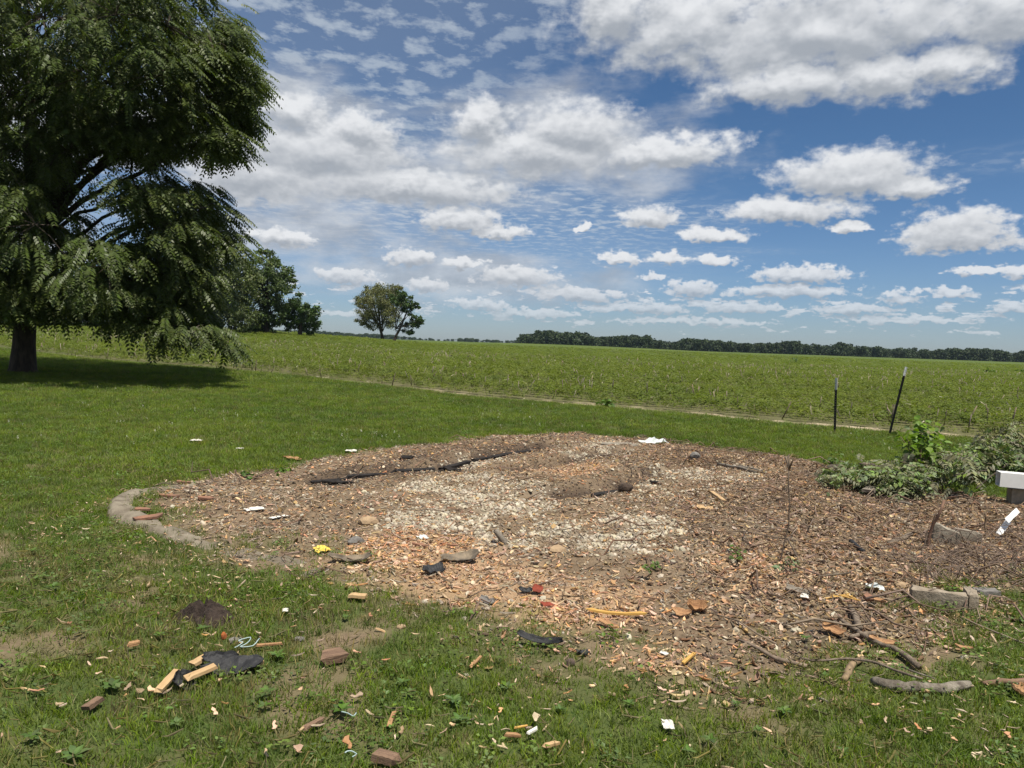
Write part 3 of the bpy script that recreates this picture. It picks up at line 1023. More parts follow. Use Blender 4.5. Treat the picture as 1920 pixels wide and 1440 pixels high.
    o = link('twigs', np_mesh('twigs', V, F, M['bark']), root); tag(o, kind='stuff')
    return root


build_walnut()


def build_tree(name, label, basepx, lobes, D, leafm, leaf, dens, group=None, trunk_r=0.3, twiggy=0, seed=1, sq=0.85, fork=0.3, lo=0.55):
    rng = np.random.default_rng(seed)
    bp = at(basepx[0], basepx[1], D)
    B = np.array((bp[0], bp[1], Z(bp[0], bp[1]) - 0.1))
    root = empty(name, B, label, 'tree', group)
    C = []; Rr = []
    for (x, y, r) in lobes:
        rm = r * D / FPX
        C.append(at(x, y, D + rng.normal(0, rm * 0.6))); Rr.append(rm)
    cen = []
    for c, r in zip(C, Rr):
        nclump = max(7, int(24 * (r / 2.0) ** 1.6))
        p, d = lobe_points(c, r, nclump, rng, sq, lo)
        for pp in p:
            k = int(dens * rng.uniform(0.6, 1.4))
            cen.append(pp + rng.normal(0, 1, (k, 3)) * np.array((0.30, 0.30, 0.22)) * (0.55 * max(r, 0.8)) ** 0.8)
    P = np.concatenate(cen)
    P = P[P[:, 2] > B[2] + 0.3]
    n = len(P)
    u = rng.normal(0, 1, (n, 3)); u /= np.linalg.norm(u, axis=1, keepdims=True)
    w = np.cross(u, rng.normal(0, 1, (n, 3))); w /= np.linalg.norm(w, axis=1, keepdims=True)
    s = leaf * rng.uniform(0.6, 1.3, n)[:, None]
    Q = P - B
    V = np.stack([Q - u * s, Q + w * s * 0.6, Q + u * s, Q - w * s * 0.6], 1).reshape(-1, 3)
    cr = link('crown', np_mesh('crown', V, quads(len(V)), leafm), root); tag(cr, kind='stuff')
    hC = max(c[2] for c in C) - B[2]
    top = Vector(np.mean(C, 0) - B)
    tp = [Vector((0, 0, -0.3)), Vector((0, 0, 0.1)), Vector((top.x * 0.15, top.y * .15, hC * fork * 0.5)), Vector((top.x * 0.4, top.y * .4, hC * fork)),
          Vector((top.x * 0.8, top.y * .8, hC * 0.62)), Vector((top.x, top.y, hC * 0.85))]
    link('trunk', tube_mesh('trunk', tp, [trunk_r * q for q in (1.5, 1.1, 0.9, 0.8, 0.45, 0.12)], M['bark'], 8, seed, 0.04), root)
    geos = []
    for c, r in zip(C, Rr):
        t = Vector(c - B)
        h0 = min(t.z * 0.8, hC * rng.uniform(fork * 0.8, fork + 0.25))
        a = Vector((top.x * 0.4 * h0 / hC, top.y * 0.4 * h0 / hC, h0))
        b = (a + t) / 2 + Vector((0, 0, -0.05 * (t - a).length))
        geos.append(tube_geo(bez(a, b, t, 6), list(np.linspace(trunk_r * 0.38, 0.03, 6)), 5, 0, 0, False))
        for _ in range(twiggy):
            e = t + Vector(lobe_points(np.zeros(3), r * 1.08, 1, rng, sq, 0.5)[0][0])
            st = a + (t - a) * rng.uniform(0.35, 1.0)
            mid = (st + e) / 2 + Vector(rng.normal(0, 0.12 * r, 3))
            geos.append(tube_geo([st, mid, e], [0.05, 0.032, 0.012], 3, 0, 0, False))
            for _k in range(2):
                e2 = e + Vector(rng.normal(0, 0.3 * r, 3)) + Vector((0, 0, .1 * r))
                geos.append(tube_geo([mid, (mid + e2) / 2, e2], [0.026, 0.02, 0.01], 3, 0, 0, False))
    V, F = joined(geos)
    o = link('branches', np_mesh('branches', V, F, M['bark']), root); tag(o, kind='stuff')
    return root


build_tree('cottonwood_tree', 'tall pointed cottonwood at the field edge, tallest of the trees past the walnut', (500, 628),
           [(503, 486, 18), (482, 505, 26), (520, 508, 24), (540, 522, 14), (462, 528, 32), (502, 540, 36), (530, 545, 22), (470, 575, 36),
            (512, 585, 30), (500, 612, 24), (474, 612, 26), (530, 575, 16), (492, 472, 9)], 112, M['leafA'], 0.20, 60, trunk_r=0.4, seed=3)
build_tree('leafy_tree', 'olive green broad tree half hidden behind the drooping walnut branches', (432, 627),
           [(448, 520, 34), (425, 500, 36), (440, 560, 42), (420, 590, 40), (455, 600, 26), (400, 540, 40), (380, 580, 38)], 104, M['leafC'], 0.20, 60, trunk_r=0.35, seed=4)
build_tree('round_tree', 'low round dark green tree standing at the end of the tree group', (562, 630),
           [(565, 566, 20), (584, 585, 19), (548, 582, 20), (575, 602, 22), (552, 606, 19), (592, 604, 12), (560, 588, 24), (540, 600, 12), (580, 618, 11)],
           112, M['leafB'], 0.18, 60, trunk_r=0.35, seed=5)
for k, (x, y, s) in enumerate(((335, 560, 1.0), (245, 555, 0.95), (150, 560, 0.9), (60, 555, 0.95), (-40, 560, 1.0))):
    lb = ['dark tree behind the lowest walnut branches, next to the olive green tree', 'dark tree seen in the gap under the walnut crown',
          'dark tree right behind the walnut trunk with grass in front', 'dark tree behind the walnut trunk, only its lower leaves showing',
          'dark tree outermost behind the walnut trunk'][k]
    build_tree('background_tree', lb, (x, 622 - 2 * k),
               [(x + a * s, y + b * s, r * s) for a, b, r in ((0, -50, 40), (-30, -20, 38), (32, -15, 38), (0, 10, 42), (-25, 35, 32), (28, 36, 32), (0, 45, 30))],
               100 + 6 * k, M['leafB'], 0.26, 34, 'trees behind the walnut', seed=20 + k)
build_tree('sparse_tree', 'half bare tree with thin brownish crown standing alone in the field', (718, 640),
           [(715, 558, 26), (690, 580, 22), (735, 570, 24), (700, 600, 20), (728, 595, 22), (680, 600, 13), (712, 545, 14), (685, 562, 14), (742, 552, 14), (676, 568, 13), (692, 546, 13), (738, 544, 15)],
           150, M['leafD'], 0.14, 80, trunk_r=0.34, twiggy=16, seed=8, fork=0.22, lo=0.4)
build_tree('field_tree', 'slim forked tree with dark leaf clumps beside the half bare tree', (738, 645),
           [(758, 558, 12), (768, 568, 13), (752, 575, 12), (776, 603, 14), (768, 616, 13), (786, 600, 10), (765, 584, 10), (744, 560, 14), (778, 575, 8)],
           132, M['leafB'], 0.16, 80, trunk_r=0.26, twiggy=4, seed=9, fork=0.3)


def crown_proto(seed, m):
    rng = np.random.default_rng(seed)
    P = []
    for _ in range(9):
        c = np.array((rng.normal(0, 2.0), rng.normal(0, 2.0), rng.uniform(3, 7.6)))
        p, d = lobe_points(c, rng.uniform(1.6, 2.6), 42, rng, 0.8, 0.6)
        P.append(p)
    P.append(np.stack([rng.normal(0, 2.4, 70), rng.normal(0, 2.4, 70), rng.uniform(0.2, 3, 70)], 1))
    P = np.concatenate(P)
    n = len(P)
    u = rng.normal(0, 1, (n, 3)); u /= np.linalg.norm(u, axis=1, keepdims=True)
    w = np.cross(u, rng.normal(0, 1, (n, 3))); w /= np.linalg.norm(w, axis=1, keepdims=True)
    s = rng.uniform(0.4, 0.85, n)[:, None]
    V = np.stack([P - u * s, P + w * s * .8, P + u * s, P - w * s * .8], 1).reshape(-1, 3)
    return np_mesh('far_tree_crown', V, quads(len(V)), m)


def build_far_woods():
    protos = [crown_proto(70 + k, M['leafF']) for k in range(5)]
    # the wood on the rise and the long tree line
    P = []; S = []
    for (x0, x1, D, n, hh) in ((978, 1210, 560, 170, 1.0), (1200, 2150, 590, 480, 0.86)):
        for _ in range(n):
            px = RNG.uniform(x0, x1); d = D + RNG.uniform(-15, 45)
            p = at(px, 650, d)
            P.append((p[0], p[1], Z(p[0], p[1]) - 0.3))
            h = hh * (0.68 + 0.42 * float(vnoise(np.array([px]), np.array([0.]), 45, 3)[0]) + 0.2 * float(vnoise(np.array([px]), np.array([9.]), 14, 4)[0]) + RNG.normal(0, 0.10))
            if x0 < 1000 and px < 1010: h *= 0.8
            if 1205 < px < 1260: h *= 0.9
            S.append((h * RNG.uniform(.85, 1.2), h * RNG.uniform(.85, 1.2), h * 1.08))
    scatter('far_woods', 'long dark wood and tree line on the horizon beyond the field', np.array(P), protos, np.array(S),
            rot=np.stack([np.zeros(len(P)), np.zeros(len(P)), RNG.uniform(0, 6.28, len(P))], 1))
    P = []; S = []
    for _ in range(620):
        px = RNG.uniform(-300, 985); d = 1150 + RNG.uniform(-40, 80)
        cl = float(vnoise(np.array([px]), np.array([3.]), 38, 8)[0])
        if RNG.random() > 0.45 + 0.9 * cl: continue
        p = at(px, 640, d)
        P.append((p[0], p[1], -0.3))
        h = 0.38 + 0.75 * cl + RNG.normal(0, 0.08)
        S.append((h * 1.5, h * 1.5, max(0.3, h)))
    scatter('distant_tree_line', 'thin bluish tree line far off behind the lone field trees', np.array(P), protos, np.array(S),
            rot=np.stack([np.zeros(len(P)), np.zeros(len(P)), RNG.uniform(0, 6.28, len(P))], 1))


build_far_woods()


# ------------------------------------------------------------------ lawn, crop and litter
def build_lawn():
    tufts = [grass_tuft(16, 0.052, 0.05, 0.0040, 100 + k, M['grass']) for k in range(5)] + \
            [grass_tuft(14, 0.058, 0.055, 0.004, 120, M['grass_dry'])]
    xs = []; ys = []; sc = []
    for (y0, y1, dn, s) in ((2.4, 5, 620, 1.0), (5, 8.5, 420, 1.1), (8.5, 15, 290, 1.35), (15, 26, 130, 1.9), (26, 48, 42, 3.0)):
        x, y = spread(y0, y1, dn)
        m = patch_mask(x, y)
        br = np.maximum(any_mask(x, y, BARE, 0.3, 0.2), 0.5 * smooth(fbm(x, y, 0.9, 61), 0.64, 0.74) * smooth(y, 12, 6))
        fs = field_sd(x, y)
        dk = any_mask(x, y, DARKP[2:4], 0.05, 0.06)
        ok = (RNG.random(len(x)) > np.clip(m * 1.08, 0, 1)) & (RNG.random(len(x)) > br * 0.9) & (fs < 0.1) & (dk < 0.5)
        x, y = x[ok], y[ok]
        xs.append(x); ys.append(y)
        sc.append(s * RNG.uniform(0.65, 1.25, len(x)) * (0.75 + 0.5 * fbm(x, y, 1.6, 71)))
    x = np.concatenate(xs); y = np.concatenate(ys); s = np.concatenate(sc)
    dry = RNG.random(len(x)) < 0.06 + 0.34 * smooth(fbm(x, y, 1.3, 73), 0.48, 0.7) * smooth(y, 8, 4.5)
    idx = np.where(dry, 5, RNG.integers(0, 5, len(x)))
    scl = np.stack([s, s, np.minimum(s, 1.0 + 0.22 * s) * np.clip(0.9 + 0.02 * y, 0.8, 1.5)], 1)
    P = np.stack([x, y, gz(x, y) - 0.003], 1)
    scatter('lawn_grass', 'short mown green grass round the torn-up patch', P, tufts, scl, idx=idx)
    # clover and small broad leaves in the turf
    cl = [leafy(10, 0.055, 0.045, 0.019, 140 + k, M['clover'], 0.8, 'clover') for k in range(4)]
    xs, ys = [], []
    for (y0, y1, dn) in ((2.4, 6, 40), (6, 12, 22), (12, 26, 10)):
        x, y = spread(y0, y1, dn)
        ok = (RNG.random(len(x)) > patch_mask(x, y) * 1.05) & (field_sd(x, y) < -0.1) & (fbm(x, y, 0.8, 81) > 0.45)
        xs.append(x[ok]); ys.append(y[ok])
    x = np.concatenate(xs); y = np.concatenate(ys)
    scatter('clover', 'low clover and small broad leaves in the mown grass', np.stack([x, y, gz(x, y)], 1), cl,
            RNG.uniform(0.7, 1.4, len(x)) * (1 + 0.03 * y))
    fl = [leafy(9, 0.012, 0.085, 0.016, 150, M['flower'], 0.9, 'clover_flower')]
    x, y = spread(9, 30, 4)
    ok = (patch_mask(x, y) < 0.1) & (field_sd(x, y) < -0.4) & (fbm(x, y, 2.6, 83) > 0.56)
    x, y = x[ok], y[ok]
    scatter('clover_flowers', 'white clover flowers speckling the lawn near the walnut', np.stack([x, y, gz(x, y)], 1), fl, RNG.uniform(0.6, 1.1, len(x)))


def build_crop():
    soy = []
    for k in range(5):
        soy.append(leafy(22, 0.15, 0.30, 0.085, 160 + k, M['soy'], 0.75, 'soybean_plant'))
    ang = math.atan2(flat(1560, 804)[1] - flat(900, 746)[1], flat(1560, 804)[0] - flat(900, 746)[0])
    ca, sa = math.cos(ang), math.sin(ang)
    xs = []; ys = []; sc = []
    for (y0, y1, dn, s) in ((10, 32, 22, 0.88), (32, 60, 10, 1.2), (60, 125, 2.2, 2.2), (125, 230, 0.45, 4.5)):
        x, y = spread(y0, y1, dn)
        # rows run along the lawn edge
        u = x * ca + y * sa; v = -x * sa + y * ca
        v = np.round(v / 0.76) * 0.76 + RNG.normal(0, 0.10, len(v))
        x, y = u * ca - v * sa, u * sa + v * ca
        fs = field_sd(x, y)
        ok = (fs > 0.40 + RNG.normal(0, 0.16, len(x))) & (fbm(x, y, 2.2, 91) > 0.22)
        edge = smooth(fs, 0.4, 3.0)
        ok &= RNG.random(len(x)) < 0.75 + 0.25 * edge
        x, y = x[ok], y[ok]
        xs.append(x); ys.append(y); sc.append(s * RNG.uniform(0.7, 1.2, len(x)) * (0.68 + 0.32 * edge[ok]))
    x = np.concatenate(xs); y = np.concatenate(ys); s = np.concatenate(sc)
    scl = np.stack([s, s, np.minimum(s, 1.25) * RNG.uniform(.8, 1.2, len(s))], 1)
    scatter('soybean_crop', 'young soybean plants covering the wide field', np.stack([x, y, gz(x, y)], 1), soy, scl)
    # dead corn stubs left from last year
    st = []
    for k in range(4):
        r = np.random.default_rng(170 + k)
        lean = r.normal(0, 0.06, 2)
        st.append(tube_mesh('corn_stub', [(0, 0, -0.02), (lean[0] * .5, lean[1] * .5, 0.2), (lean[0], lean[1], 0.42)], [0.012, 0.011, 0.009], M['stalk'], 5, k))
    x, y = spread(12, 85, 0.75)
    fs = field_sd(x, y)
    ok = (fs > 0.15) & (fbm(x, y, 5.0, 95) > 0.42)
    x, y = x[ok], y[ok]
    s = RNG.uniform(0.55, 1.25, len(x))
    rot = np.stack([RNG.normal(0, .2, len(x)), RNG.normal(0, .2, len(x)), RNG.uniform(0, 6.28, len(x))], 1)
    scatter('corn_stubble', 'dead corn stubs standing among the soybeans', np.stack([x, y, gz(x, y)], 1), st,
            np.stack([s * (1 + y / 60), s * (1 + y / 60), s], 1), rot)
    hk = [shard_mesh(0.22, 0.03, 0.003, 0.5, 7, 180 + k, M['husk'], name='corn_husk') for k in range(4)]
    x, y = spread(12, 90, 1.2)
    fs = field_sd(x, y)
    ok = (fs > 0.0) & ((fbm(x, y, 3.0, 97) > 0.45) | (fs < 1.0))
    x, y = x[ok], y[ok]
    rot = np.stack([RNG.normal(0, .5, len(x)), RNG.normal(0, .5, len(x)), RNG.uniform(0, 6.28, len(x))], 1)
    scatter('corn_residue', 'pale dead corn leaves and husks lying in the crop', np.stack([x, y, gz(x, y) + np.where(smooth(field_sd(x, y), 0.3, 1.2) > .5, 0.2, 0.02) * RNG.uniform(.2, 1.2, len(x))], 1),
            hk, RNG.uniform(0.35, 0.9, len(x)) * (1 + y / 70), rot)


def build_litter():
    def chips(m, k, L=0.05, W=0.02, T=0.005, b=0.5):
        return [shard_mesh(L * u, W * u2, T, b * u3, 6, k + i, m, 0.5, 'wood_chip', pw=0.9) for i, (u, u2, u3) in
                enumerate(((1, 1, 1), (1.7, 0.5, -0.6), (0.8, 1.3, 0.3), (1.3, 0.7, 1.4), (2.0, 0.35, 0.4)))]

    def pts(dens, fn, y0=3.4, y1=16.5):
        x, y = spread(y0, y1, dens)
        p = fn(x, y)
        ok = RNG.random(len(x)) < p
        return x[ok], y[ok]

    def put(name, label, xy, protos, s, lift=0.006, tilt=0.3):
        x, y = xy
        n = len(x)
        rot = np.stack([RNG.normal(0, tilt, n), RNG.normal(0, tilt, n), RNG.uniform(0, 6.28, n)], 1)
        scatter(name, label, np.stack([x, y, gz(x, y) + lift], 1), protos, s * np.clip(RNG.lognormal(0, 0.38, n), 0.3, 2.2), rot)

    pm = patch_mask
    saw = lambda x, y: any_mask(x, y, SAW, 0.45, 0.3, 6)
    grv = lambda x, y: any_mask(x, y, GRAVEL, 0.3, 0.2, 5)
    drk = lambda x, y: np.clip(np.maximum(any_mask(x, y, DARKP, 0.25) * .75, 1.0 * trench(x, y)), 0, 1) * (0.55 + 0.5 * smooth(fbm(x, y, 0.3, 47, 3), 0.3, 0.55))
    cl = lambda x, y, sd: 0.15 + 1.0 * smooth(fbm(x, y, 0.55, sd, 4), 0.36, 0.62)
    rgt = lambda x, y: smooth(x - 0.12 * (y - 6), 0.8, 2.6)
    put('sawdust_chips', 'orange sawdust and fresh wood chips in the front of the torn-up patch',
        pts(1500, lambda x, y: cl(x, y, 405) * pm(x, y) * saw(x, y) * 0.95 + 0.09 * pm(x, y)), chips(M['chip_org'], 200, 0.026, 0.011, 0.004), 1.0)
    put('tan_chips', 'tan wood chips spread over the torn-up patch',
        pts(330, lambda x, y: cl(x, y, 401) * pm(x, y) * (0.22 + 0.4 * saw(x, y) + 0.25 * smooth(fbm(x, y, .6, 301), .45, .65)) * np.clip(1 - .9 * drk(x, y), 0, 1) * (1 - .45 * grv(x, y))),
        chips(M['chip_tan'], 210, 0.034, 0.012, 0.004), 1.0)
    put('grey_chips', 'grey weathered wood bits over the bare soil',
        pts(520, lambda x, y: cl(x, y, 402) * pm(x, y) * (0.7 - .4 * rgt(x, y)) * (0.25 + .9 * smooth(fbm(x, y, .7, 311), .38, .6)) * (1 - .7 * saw(x, y)) * np.clip(1 - .95 * drk(x, y), 0, 1) * (1 - .4 * grv(x, y))), chips(M['chip_gry'], 220, 0.030, 0.012, 0.004), 1.0)
    put('bark_chips', 'brown bark mulch over the torn-up patch',
        pts(560, lambda x, y: cl(x, y, 403) * pm(x, y) * (0.12 + 0.7 * rgt(x, y) + .3 * smooth(y, 10.5, 12.5)) * np.clip(1 - .9 * drk(x, y), 0, 1) * (1 - .4 * grv(x, y)) * (1 - .5 * saw(x, y))), chips(M['chip_brn'], 230, 0.034, 0.014, 0.005), 1.0)
    dl = [shard_mesh(0.046, 0.024, 0.0015, b, 8, 240 + i, M['deadleaf'], 0.4, 'dead_leaf', pw=1.0) for i, b in enumerate((0.9, -0.7, 1.4, 0.4))]
    put('leaf_litter', 'dry brown curled leaves over the torn-up patch',
        pts(430, lambda x, y: cl(x, y, 404) * pm(x, y) * (0.12 + 0.6 * rgt(x, y) + .4 * smooth(y, 10.5, 12.5)) * (1 - .7 * grv(x, y)) * np.clip(1 - .95 * drk(x, y), 0, 1)), dl, 0.85, 0.010, 0.55)
    gr = [rock_mesh(250 + i, M['gravel'], (1, 0.8, 0.55)) for i in range(6)]
    put('limestone_gravel', 'pale crushed limestone gravel in the middle of the torn-up patch',
        pts(900, lambda x, y: pm(x, y) * np.maximum(grv(x, y) * (0.06 + .94 * smooth(fbm(x, y, .42, 303), .34, .56)), 0.03)), gr, 0.037, 0.002, 0.6)
    put('fine_crumbs', 'fine crumbs of wood and dry leaf over the whole torn-up patch',
        pts(1500, lambda x, y: pm(x, y) * (0.35 + .5 * rgt(x, y) + .3 * smooth(fbm(x, y, .5, 313), .4, .6)) * np.clip(1 - .9 * drk(x, y), 0, 1), 3.4, 13.5),
        [shard_mesh(0.018 * q, 0.006, 0.002, 0.5, 5, 255 + i, M[k_], 0.4, 'crumb', pw=0.9) for i, (q, k_) in enumerate(((1, 'chip_tan'), (1.4, 'chip_brn'), (1.1, 'deadleaf'), (1.2, 'chip_gry'), (1.6, 'deadleaf')))], 1.0, 0.006)
    cd = [rock_mesh(260 + i, M['clod'], (1, 0.9, 0.7), 0.35) for i in range(4)]
    put('soil_clods', 'dark crumbs of soil along the trench lines',
        pts(900, lambda x, y: pm(x, y) * np.maximum(0.9 * np.clip(drk(x, y), 0, 1), 0.06)), cd, 0.024, 0.0, 0.6)
    tw = []
    for k in range(5):
        r = np.random.default_rng(270 + k)
        a = r.normal(0, 0.03, (2, 2))
        tw.append(tube_mesh('twig', [(-0.14, 0, 0), (-0.03, a[0][0], abs(a[0][1])), (0.06, a[1][0], 0.01), (0.15, a[1][0] * .3, abs(a[1][1]) * .5)], [0.004, 0.0035, 0.003, 0.0015], M['twig'], 4, k))
    put('twigs', 'thin dry twigs strewn over the torn-up patch',
        pts(40, lambda x, y: pm(x, y) * (0.25 + .75 * rgt(x, y)) * (1 - .7 * grv(x, y))), tw, 1.0, 0.012, 0.12)
    # flakes thrown out over the grass in front
    fr = lambda x, y: smooth(inside_sd(x, y, PATCH), -2.3, 0.0) * smooth(y, 9.5, 7.0) * (1 - pm(x, y)) + .035 * smooth(y, 8, 6)
    put('scattered_flakes', 'small pale wood flakes thrown out over the grass in front of the patch',
        pts(160, lambda x, y: fr(x, y) * smooth(fbm(x, y, .55, 305), .42, .68), 2.5, 10), chips(M['chip_tan'], 280, 0.020, 0.008, 0.003), 1.0, 0.022)
    put('dry_clippings', 'dry grass clippings lying on the mown lawn',
        pts(420, lambda x, y: (1 - pm(x, y)) * (0.15 + .5 * smooth(fbm(x, y, .8, 307), .42, .62)) * (field_sd(x, y) < -.2), 2.4, 9),
        [shard_mesh(0.05, 0.004, 0.001, 0.6, 5, 290 + i, M['grass_dry'], .1, 'clipping') for i in range(3)], 1.0, 0.035, 0.3)


build_lawn()
build_crop()
build_litter()


# ------------------------------------------------------------------ single things on and round the torn-up patch
def thing(name, label, cat, me, loc, rot=(0, 0, 0), group=None):
    return tag(link(name, me, loc=loc, rot=rot), label, cat, group)


def mpp(px, py):
    return G(px, py).y / FPX


def board_mesh(L, W, T, m, seed=0, jag=0.02, warp=0.0, name='board'):
    r = np.random.default_rng(seed)
    n = 6
    V = []; F = []
    for i in range(n + 1):
        t = i / n
        x0 = (t - 0.5) * L
        w = W * (1 + r.normal(0, 0.03)); dz = warp * L * (4 * (t - 0.5) ** 2) + r.normal(0, T * 0.05)
        for (sy, sz) in ((-1, 0), (1, 0), (1, 1), (-1, 1)):
            x = x0 + (r.normal(0, jag) if i in (0, n) else 0)
            ins = 0.93 if sz else 1.0
            V.append((x, sy * w / 2 * ins, sz * T + dz))
    for i in range(n):
        for k in range(4):
            a = i * 4 + k; b = i * 4 + (k + 1) % 4
            F.append((a, a + 4, b + 4, b))
    F.append((0, 1, 2, 3)); F.append((n * 4 + 3, n * 4 + 2, n * 4 + 1, n * 4))
    return np_mesh(name, V, F, m)


def between(A, B):
    a, b = G(*A), G(*B)
    c = (a + b) / 2; d = b - a
    return c, math.hypot(d.x, d.y), math.atan2(d.y, d.x), -math.atan2(d.z, math.hypot(d.x, d.y))


def plank(name, label, cat, A, B, W, T, m, seed=0, lift=0.01, tilt=0.0, warp=0.0, jag=0.006, group=None, pitch=None):
    c, L, hz, pt = between(A, B)
    return thing(name, label, cat, board_mesh(max(L, 0.03), W, T, m, seed, jag, warp, name), c + Vector((0, 0, lift)), (tilt, pt if pitch is None else pitch, hz), group)


def ragged_mesh(L, W, T, bend, seed, m, name, jag=0.25):
    r = np.random.default_rng(seed + 70)
    nu, nv = 13, 5
    ou = r.uniform(0, 99)
    top = []
    for i in range(nu + 1):
        u = i / nu - 0.5
        n1 = fbm(np.array([u * 5 + ou]), np.array([0.3]), 1.0, seed, 3)[0]
        n2 = fbm(np.array([u * 5 + ou]), np.array([7.3]), 1.0, seed, 3)[0]
        endt = 1 - (abs(2 * u) ** 5) * 0.55
        a = -W * (0.2 + 0.6 * n1) * endt; b = W * (0.2 + 0.6 * n2) * endt
        for j in range(nv + 1):
            v = j / nv
            x = u * L + (abs(2 * u) ** 4) * L * jag * 0.5 * (fbm(np.array([v * 4 + ou]), np.array([u * 3.]), 1.0, seed + 3, 2)[0] - 0.5)
            y = a + (b - a) * v
            z = bend * L * 0.22 * ((2 * u) ** 2 - 0.25) + abs(bend) * W * 0.35 * (2 * v - 1) ** 2 + (fbm(np.array([u * 4 + ou]), np.array([v * 2.]), 0.8, seed + 5, 3)[0] - .5) * min(0.35 * W, 0.05)
            top.append((x, y, z + T))
    V = top + [(x, y, z - T) for x, y, z in top]
    n = len(top); k = nv + 1; F = []
    for i in range(nu):
        for j in range(nv):
            a = i * k + j
            F += [(a, a + k, a + k + 1, a + 1), (n + a, n + a + 1, n + a + k + 1, n + a + k)]
    for i in range(nu):
        a = i * k; b = i * k + nv
        F += [(a, n + a, n + a + k, a + k), (b, b + k, n + b + k, n + b)]
    for j in range(nv):
        a = j; b = nu * k + j
        F += [(a, a + 1, n + a + 1, n + a), (b, n + b, n + b + 1, b + 1)]
    return np_mesh(name, V, F, m)


def flake(name, label, cat, p, L, W, T, m, seed=0, bend=0.4, rot=None, lift=0.015, tilt=(0.1, 0.1), group=None, n=9, jag=0.25):
    r = np.random.default_rng(seed + 900)
    return thing(name, label, cat, (shard_mesh(L, W, T, bend, n, seed, m, jag, name) if cat in ('brick', 'rubble') else ragged_mesh(L * 1.02, W, T * 0.45, bend, seed, m, name, jag)), G(*p) + Vector((0, 0, lift)),
                 (tilt[0], tilt[1], r.uniform(-0.7, 0.7) if rot is None else rot), group)


def rock(name, label, cat, p, size, m, seed=0, lift=0.2, sub=2, jag=0.12, group=None, rot=0.3):
    me = rock_mesh(seed, m, size, jag, sub, name)
    return thing(name, label, cat, me, G(*p) + Vector((0, 0, size[2] * lift)), (0, 0, rot), group)


def crumple(name, label, cat, p, L, W, H, m, seed=0, rot=0.0, n=12, lift=0.02, fold=0.0):
    r = np.random.default_rng(seed)
    V = []; F = []
    for j in range(n + 1):
        for i in range(n + 1):
            u, v = i / n - .5, j / n - .5
            e = 1 + 0.35 * (fbm(np.array([math.atan2(v, u) * 2.0 + seed]), np.array([0.3]), 0.8, seed, 3)[0] - .5)
            h = fbm(np.array([u * 6 + seed * 3.1]), np.array([v * 6]), 1.6, seed, 4)[0]
            h = max(0.0, (abs(h - 0.5) * 2.6)) * (1 - 1.2 * max(abs(u), abs(v)))
            V.append((u * L * e + r.normal(0, L * 0.008), v * W * e + fold * u * W, H * h + r.normal(0, H * 0.04)))
    for j in range(n):
        for i in range(n):
            a = j * (n + 1) + i
            F.append((a, a + 1, a + n + 2, a + n + 1))
    me = np_mesh(name, V, F, m)
    o = thing(name, label, cat, me, G(*p) + Vector((0, 0, lift)), (0, 0, rot))
    md = o.modifiers.new('thickness', 'SOLIDIFY'); md.thickness = 0.003
    return o


def stick(name, label, cat, pts, rad, m, seed=0, lift=0.01, heights=None, sides=7, rough=0.08, group=None):
    W = [G(*p) for p in pts]
    if heights is None: heights = [0] * len(W)
    # a smooth line through the points
    P = []
    for i in range(len(W) - 1):
        for k in range(3):
            t = k / 3
            p0, p1, p2, p3 = W[max(i - 1, 0)], W[i], W[i + 1], W[min(i + 2, len(W) - 1)]
            q = 0.5 * ((2 * p1) + (p2 - p0) * t + (2 * p0 - 5 * p1 + 4 * p2 - p3) * t * t + (3 * p1 - p0 - 3 * p2 + p3) * t ** 3)
            z = Z(q.x, q.y) + lift + heights[i] * (1 - t) + heights[i + 1] * t
            P.append(Vector((q.x, q.y, z)))
    q = W[-1].copy(); q.z = Z(q.x, q.y) + lift + heights[-1]
    P.append(q)
    rr = np.interp(np.linspace(0, 1, len(P)), np.linspace(0, 1, len(rad)), rad)
    o = P[0].copy()
    P = [p - o for p in P]
    r = np.random.default_rng(seed)
    P = [p + Vector((r.normal(0, 0.25), r.normal(0, 0.25), abs(r.normal(0, 0.12)))) * float(a) for p, a in zip(P, rr)]
    me = tube_mesh(name, P, rr, m, sides, seed, rough)
    return thing(name, label, cat, me, o, group=group)


def upright(name, label, cat, base, tip, rad, m, seed=0, wob=0.02, group=None, n=6, sides=6):
    """a stem standing at a ground point whose tip is seen at another place, at the same distance"""
    b = G(*base); t = Vector(at(tip[0], tip[1], b.y))
    r = np.random.default_rng(seed)
    P = [Vector((0, 0, -0.04))] + [(t - b) * k + Vector((r.normal(0, wob), r.normal(0, wob), 0)) * (k * (1.6 - k)) for k in np.linspace(0.1, 1, n)]
    return thing(name, label, cat, tube_mesh(name, P, np.linspace(rad[0], rad[1], len(P)), m, sides, seed, 0.05), b, group=group)


